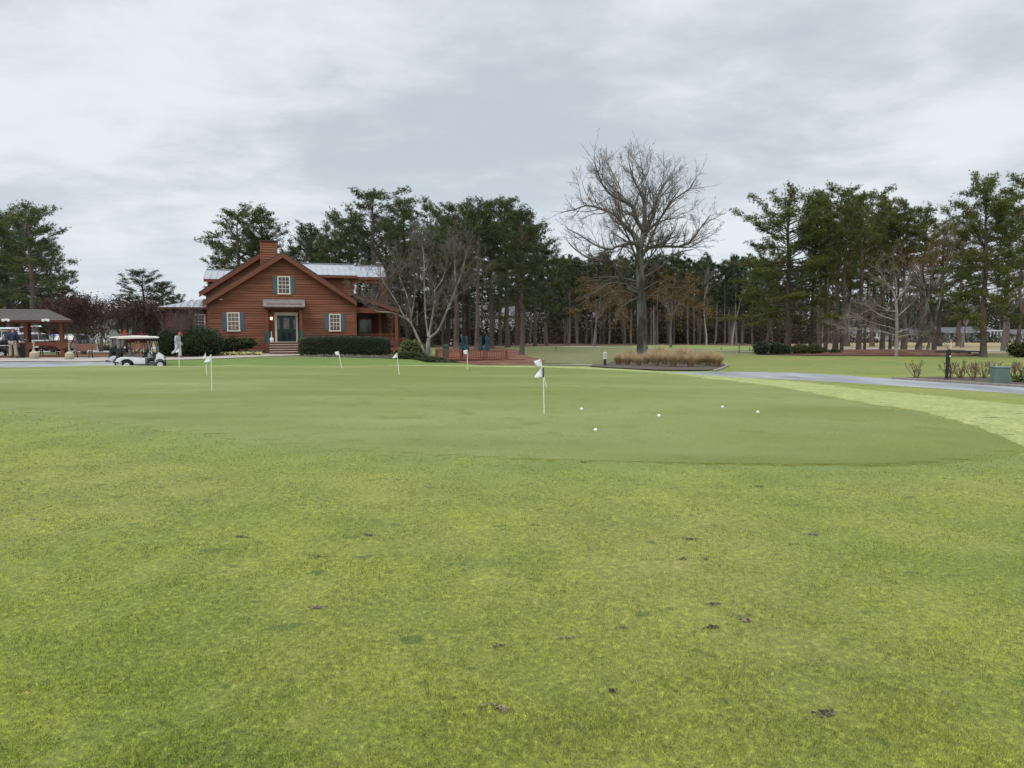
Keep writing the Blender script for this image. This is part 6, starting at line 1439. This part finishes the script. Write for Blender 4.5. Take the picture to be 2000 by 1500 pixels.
# ---------------------------------------------------------------- people
m_skin=mat('skin',(.42,.24,.17),(.38,.21,.15),scale=8,rough=.6)
m_hair=mat('grey_hair',(.35,.34,.32),(.25,.24,.23),scale=30,rough=.9)
m_navy=mat('navy_jacket',(.014,.022,.06),(.010,.016,.042),scale=5,rough=.8,bump=.5,bscale=6)
m_khaki=mat('khaki_trousers',(.40,.34,.26),(.34,.285,.21),scale=5,rough=.85,bump=.5,bscale=7)
m_shoe=mat('dark_shoes',(.03,.028,.026),(.02,.02,.02),scale=5,rough=.6)
m_pale_top=mat('pale_grey_sweater',(.40,.45,.46),(.34,.385,.40),scale=5,rough=.9,bump=.5,bscale=6)
m_pale_pant=mat('pale_grey_trousers',(.55,.57,.60),(.46,.48,.51),scale=5,rough=.85,bump=.5,bscale=7)
m_cap=mat('cream_cap',(.55,.50,.40),rough=.8); m_capr=mat('red_cap',(.50,.03,.025),rough=.8)
def skin(name,J,E,mt,parent,sub=2,root=0):
    "grow one continuous surface round a joint skeleton"
    keys=list(J); me=bpy.data.meshes.new(name); me.from_pydata([J[k][0] for k in keys],[(keys.index(a),keys.index(b)) for a,b in E],[])
    o=bpy.data.objects.new(name,me); COL.objects.link(o); m=o.modifiers.new('s','SKIN'); m.use_smooth_shade=True
    lay=me.skin_vertices[0].data
    for i,k in enumerate(keys): r=J[k][1]; lay[i].radius=(r,r) if not hasattr(r,'__len__') else r; lay[i].use_root=(i==root)
    s=o.modifiers.new('b','SUBSURF'); s.levels=sub; s.render_levels=sub
    bpy.context.view_layer.update(); dg=bpy.context.evaluated_depsgraph_get(); nm=bpy.data.meshes.new_from_object(o.evaluated_get(dg))
    bpy.data.objects.remove(o); return link(name,nm,mt,parent)
def person(name_label,loc,rz,J,hipw,cap_m,top_m,leg_m,scale=1,capbrim=1):
    e=empty('person',loc,name_label,'person',None,rz); V_=lambda k:Vector(J[k])
    S={'pelvis':(J['pelvis'],.11),'belly':(J['belly'],.11),'chest':(J['chest'],.13),'neck0':(J['neck0'],.065),'neck1':(J['neck1'],.055),'head0':(J['head0'],.075),'head1':(J['head1'],.095),'head2':(J['head2'],.085),'head3':(J['head3'],.045)}
    E=[('pelvis','belly'),('belly','chest'),('chest','neck0'),('neck0','neck1'),('neck1','head0'),('head0','head1'),('head1','head2'),('head2','head3')]
    for s in 'LR':
        for a,r in(('sho',.065),('elb',.045),('wri',.028)): S[a+s]=(J[a+s],r)
        for a,r in(('hip',.09),('kne',.06),('ank',.042)): S[a+s]=(J[a+s],r)
        foot=V_('toe'+s); S['toe'+s]=(tuple(foot),.035)
        E+=[('chest','sho'+s),('sho'+s,'elb'+s),('elb'+s,'wri'+s),('pelvis','hip'+s),('hip'+s,'kne'+s),('kne'+s,'ank'+s),('ank'+s,'toe'+s)]
        w=V_('wri'+s); d=(w-V_('elb'+s)).normalized(); side=d.cross(Vector((0,0,1))); side=side.normalized() if side.length>.1 else Vector((0,1,0)); up=side.cross(d)
        pm=w+d*.055; S['palm'+s]=(tuple(pm),(.036,.02)); E.append(('wri'+s,'palm'+s))
        for k in range(4):
            o=(k-1.5)*.02; ln=(.07,.08,.075,.06)[k]; p0=pm+d*.035+side*o; p1=p0+d*ln*.55-up*.012; p2=p1+d*ln*.35-up*.03
            for q,p,r in((0,p0,.010),(1,p1,.0085),(2,p2,.007)): S[f'f{s}{k}{q}']=(tuple(p),r)
            E+=[('palm'+s,f'f{s}{k}0'),(f'f{s}{k}0',f'f{s}{k}1'),(f'f{s}{k}1',f'f{s}{k}2')]
        t0=w+d*.03-side*.035; t1=t0+d*.035-side*.02-up*.01; S['t0'+s]=(tuple(t0),.011); S['t1'+s]=(tuple(t1),.009); E+=[('wri'+s,'t0'+s),('t0'+s,'t1'+s)]
    body=skin('body',S,E,m_skin,e)
    # face and ears
    f=Vector(J['face']).normalized(); hc=V_('head1'); upv=(V_('head2')-V_('head0')).normalized(); sd=f.cross(upv).normalized()
    n=MB(); c=hc+f*.095-upv*.005; n.tube([c+upv*.03,c+f*.02-upv*.012,c-upv*.02],[.008,.014,.009],8)
    n.tube([hc+f*.088-upv*.045-sd*.022,hc+f*.094-upv*.046,hc+f*.088-upv*.045+sd*.022],.006,6)
    for s in(-1,1): n.tube([hc+sd*s*.085+upv*.02,hc+sd*s*.10,hc+sd*s*.086-upv*.025],[.010,.016,.009],8)
    n.build('face_features',m_skin,e,True)
    ey=MB()
    for s in(-1,1): q=hc+f*.085+sd*s*.032+upv*.02; ey.tube([q,q+f*.008],.009,8)
    ey.build('eyes',m_black,e)
    # hair and cap
    bm=bmesh.new(); bmesh.ops.create_uvsphere(bm,u_segments=18,v_segments=12,radius=1)
    Rm=Matrix((sd,f,upv)).transposed().to_4x4()
    def cap(z0,rad,off,mt_,nm,par):
        b=bmesh.new(); bmesh.ops.create_uvsphere(b,u_segments=20,v_segments=14,radius=1)
        bmesh.ops.delete(b,geom=[v for v in b.verts if v.co.z<z0],context='VERTS')
        for v in b.verts: v.co=(Matrix.Translation(hc+off)@Rm)@Vector((v.co.x*rad[0],v.co.y*rad[1],v.co.z*rad[2]))
        for q in b.faces: q.smooth=True
        me=bpy.data.meshes.new(nm); b.to_mesh(me); b.free(); o=link(nm,me,mt_,par); s=o.modifiers.new('t','SOLIDIFY'); s.thickness=.008; return o
    cap(-.35,(.098,.110,.10),-f*.012+upv*.015,m_hair,'hair',e)
    cp=cap(.12,(.106,.116,.105),upv*.03,cap_m,'cap',e)
    br=MB(); q=hc+upv*.045+f*.10; br.add([q-sd*.075,q+sd*.075,q+sd*.05+f*.075-upv*.01,q-sd*.05+f*.075-upv*.01,q-sd*.075+upv*.008,q+sd*.075+upv*.008,q+sd*.05+f*.075-upv*.002,q-sd*.05+f*.075-upv*.002],[(0,1,2,3),(7,6,5,4),(0,4,5,1),(1,5,6,2),(2,6,7,3),(3,7,4,0)]); br.build('brim',cap_m,cp)
    # clothes
    hem=V_('pelvis')+(V_('pelvis')-V_('belly')).normalized()*.10
    T={'chest':(J['chest'],(.185,.14)),'belly':(J['belly'],(.175,.14)),'waist':(J['pelvis'],(.185,.15)),'hem':(tuple(hem),(.19,.15)),'col':(J['neck0'],.085)}
    TE=[('chest','belly'),('belly','waist'),('waist','hem'),('chest','col')]
    for s in 'LR':
        w=V_('elb'+s).lerp(V_('wri'+s),.93); T['sho'+s]=(J['sho'+s],.095); T['elb'+s]=(J['elb'+s],.072); T['cuf'+s]=(tuple(w),.05); TE+=[('chest','sho'+s),('sho'+s,'elb'+s),('elb'+s,'cuf'+s)]
    skin('jacket' if top_m is m_navy else 'sweater',T,TE,top_m,e)
    K={'pel':(J['pelvis'],(.16,.13))}; KE=[]
    for s in 'LR':
        a=V_('kne'+s).lerp(V_('ank'+s),1.0); K['hip'+s]=(J['hip'+s],.115); K['kne'+s]=(J['kne'+s],.088); K['ank'+s]=(tuple(a),.078); KE+=[('pel','hip'+s),('hip'+s,'kne'+s),('kne'+s,'ank'+s)]
    skin('trousers',K,KE,leg_m,e)
    for s in 'LR':
        a=V_('ank'+s);t=V_('toe'+s); d=(t-a); h=a+Vector((0,0,-.0))-d*.25; skin('shoe',{'h':(tuple(h+Vector((0,0,-.03))),.05),'m':(tuple((a+t)/2+Vector((0,0,-.02))),.052),'t':(tuple(t+d*.15),.04)},[('h','m'),('m','t')],m_shoe,e)
    e.scale=(scale,)*3; return e
# man seen from behind (faces away, +y): x is his right
J1={'pelvis':(0,0,.95),'belly':(0,.01,1.10),'chest':(0,.02,1.34),'neck0':(0,.04,1.50),'neck1':(0,.06,1.55),'head0':(-.0,.08,1.60),'head1':(0,.09,1.67),'head2':(0,.085,1.73),'head3':(0,.075,1.775),'face':(-.2,1,-.25),
'shoL':(-.2,.0,1.43),'elbL':(-.34,.12,1.18),'wriL':(-.36,.34,1.08),'shoR':(.2,0,1.43),'elbR':(.33,.10,1.16),'wriR':(.37,.28,.98),
'hipL':(-.11,0,.92),'kneL':(-.15,.02,.50),'ankL':(-.16,-.01,.09),'toeL':(-.20,.17,.04),'hipR':(.11,0,.92),'kneR':(.14,.03,.50),'ankR':(.15,0,.09),'toeR':(.19,.17,.04)}
person('man in a navy jacket and khaki trousers, seen from behind by the shelter',GP(24,42.4)+Vector((0,0,.04)),0,J1,.1,m_cap,m_navy,m_khaki,1.0)
# golfer in a red cap stepping to the right (faces +x), head bent, rear foot lifted
J2={'pelvis':(0,0,.93),'belly':(-.01,0,1.07),'chest':(-.01,0,1.29),'neck0':(.05,0,1.44),'neck1':(.09,0,1.48),'head0':(.13,0,1.52),'head1':(.18,0,1.57),'head2':(.21,0,1.62),'head3':(.22,0,1.66),'face':(.8,-.1,-.6),
'shoL':(0,.19,1.38),'elbL':(-.05,.26,1.10),'wriL':(.13,.20,.95),'shoR':(0,-.19,1.38),'elbR':(-.02,-.25,1.10),'wriR':(.15,-.19,.93),
'hipL':(0,.1,.90),'kneL':(.06,.11,.48),'ankL':(.08,.11,.08),'toeL':(.24,.12,.035),'hipR':(0,-.1,.90),'kneR':(-.08,-.12,.50),'ankR':(-.38,-.12,.27),'toeR':(-.36,-.12,.10)}
person('golfer in a red cap and pale sweater stepping along the walkway, head bent',GP(347,47.0)+Vector((0,0,.04)),R(-8),J2,.1,m_capr,m_pale_top,m_pale_pant,.97)
# ---------------------------------------------------------------- sky, sun, camera
w=bpy.data.worlds.new('World'); SC.world=w; w.use_nodes=True; nt=w.node_tree; L=nt.links
bg=nt.nodes['Background']; bg.inputs[1].default_value=.1
SUN_E,SUN_A=R(52),R(215)
sky=nd(nt,'ShaderNodeTexSky',sky_type='NISHITA'); sky.sun_disc=False; sky.sun_elevation=SUN_E; sky.sun_rotation=SUN_A; sky.dust_density=3
tc=nd(nt,'ShaderNodeTexCoord'); sp=nd(nt,'ShaderNodeSeparateXYZ'); L.new(tc.outputs['Generated'],sp.inputs[0])
def mth(op,a,b=None,clamp=False):
    n=nd(nt,'ShaderNodeMath',operation=op,use_clamp=clamp)
    for k,v in((0,a),(1,b)):
        if v is None: continue
        if hasattr(v,'links'): L.new(v,n.inputs[k])
        else: n.inputs[k].default_value=v
    return n.outputs[0]
den=mth('ADD',mth('MAXIMUM',sp.outputs[2],0),.16)
u=mth('DIVIDE',sp.outputs[0],den); v=mth('DIVIDE',sp.outputs[1],den)
cb=nd(nt,'ShaderNodeCombineXYZ'); L.new(u,cb.inputs[0]); L.new(v,cb.inputs[1])
def cn(sc,de,ro,st,dist=0,loc=(0,0,0)):
    mp=nd(nt,'ShaderNodeMapping'); mp.inputs['Scale'].default_value=st; mp.inputs['Location'].default_value=loc; L.new(cb.outputs[0],mp.inputs[0])
    n=nd(nt,'ShaderNodeTexNoise'); n.inputs['Scale'].default_value=sc; n.inputs['Detail'].default_value=de; n.inputs['Roughness'].default_value=ro; n.inputs['Distortion'].default_value=dist
    L.new(mp.outputs[0],n.inputs['Vector']); return n.outputs[0]
n1=cn(.8,5,.5,(1,1.1,1),.3,(3.1,1.7,0)); n2=cn(2.8,6,.58,(1,1.2,1),.2,(7,2,0))
cl=mth('ADD',mth('MULTIPLY',n1,.64),mth('MULTIPLY',n2,.36))
mr=nd(nt,'ShaderNodeMapRange',interpolation_type='SMOOTHSTEP'); mr.inputs[1].default_value=.38; mr.inputs[2].default_value=.62; L.new(cl,mr.inputs[0])
def mixn(a,b,f):
    x=nd(nt,'ShaderNodeMix',data_type='RGBA')
    for s,vv in((6,a),(7,b)):
        if hasattr(vv,'links'): L.new(vv,x.inputs[s])
        else: x.inputs[s].default_value=(*vv,1)
    if hasattr(f,'links'): L.new(f,x.inputs[0])
    else: x.inputs[0].default_value=f
    return x.outputs[2]
SK=1.0
cd=tuple(c*10*SK for c in sRGB(192,202,211)); cl2=tuple(c*10*SK for c in sRGB(231,235,239))
cloud=mixn(cd,cl2,mr.outputs[0])
lo=nd(nt,'ShaderNodeMapRange',interpolation_type='SMOOTHSTEP'); lo.inputs[1].default_value=.0; lo.inputs[2].default_value=.24; lo.inputs[3].default_value=.65; lo.inputs[4].default_value=0; L.new(sp.outputs[2],lo.inputs[0])
cloud=mixn(cloud,tuple(c*10*SK for c in sRGB(220,230,238)),lo.outputs[0])
# an overcast sky grows brighter towards the zenith
ze=nd(nt,'ShaderNodeMapRange',interpolation_type='SMOOTHSTEP'); ze.inputs[1].default_value=.48; ze.inputs[2].default_value=.95; ze.inputs[3].default_value=1; ze.inputs[4].default_value=2.9; L.new(sp.outputs[2],ze.inputs[0])
vm=nd(nt,'ShaderNodeVectorMath',operation='SCALE'); L.new(cloud,vm.inputs[0]); L.new(ze.outputs[0],vm.inputs['Scale'])
fin=mixn(vm.outputs[0],sky.outputs[0],.06); L.new(fin,bg.inputs[0])
sl=bpy.data.lights.new('sun','SUN'); sl.energy=1.3; sl.angle=R(25); sl.color=(1,.96,.9); so=bpy.data.objects.new('sun',sl); COL.objects.link(so)
d=Vector((math.sin(SUN_A)*math.cos(SUN_E),math.cos(SUN_A)*math.cos(SUN_E),math.sin(SUN_E)))
so.rotation_euler=d.to_track_quat('Z','Y').to_euler()
cam=bpy.data.cameras.new('camera'); co=bpy.data.objects.new('camera',cam); COL.objects.link(co)
cam.sensor_width=36; cam.lens=36*F/2000; cam.clip_end=8000; cam.clip_start=.05
co.location=(0,0,CAMZ); co.rotation_euler=(PI/2-PIT,0,0); SC.camera=co
SC.view_settings.view_transform='Standard'; SC.view_settings.look='None'; SC.view_settings.exposure=.1; SC.view_settings.gamma=1
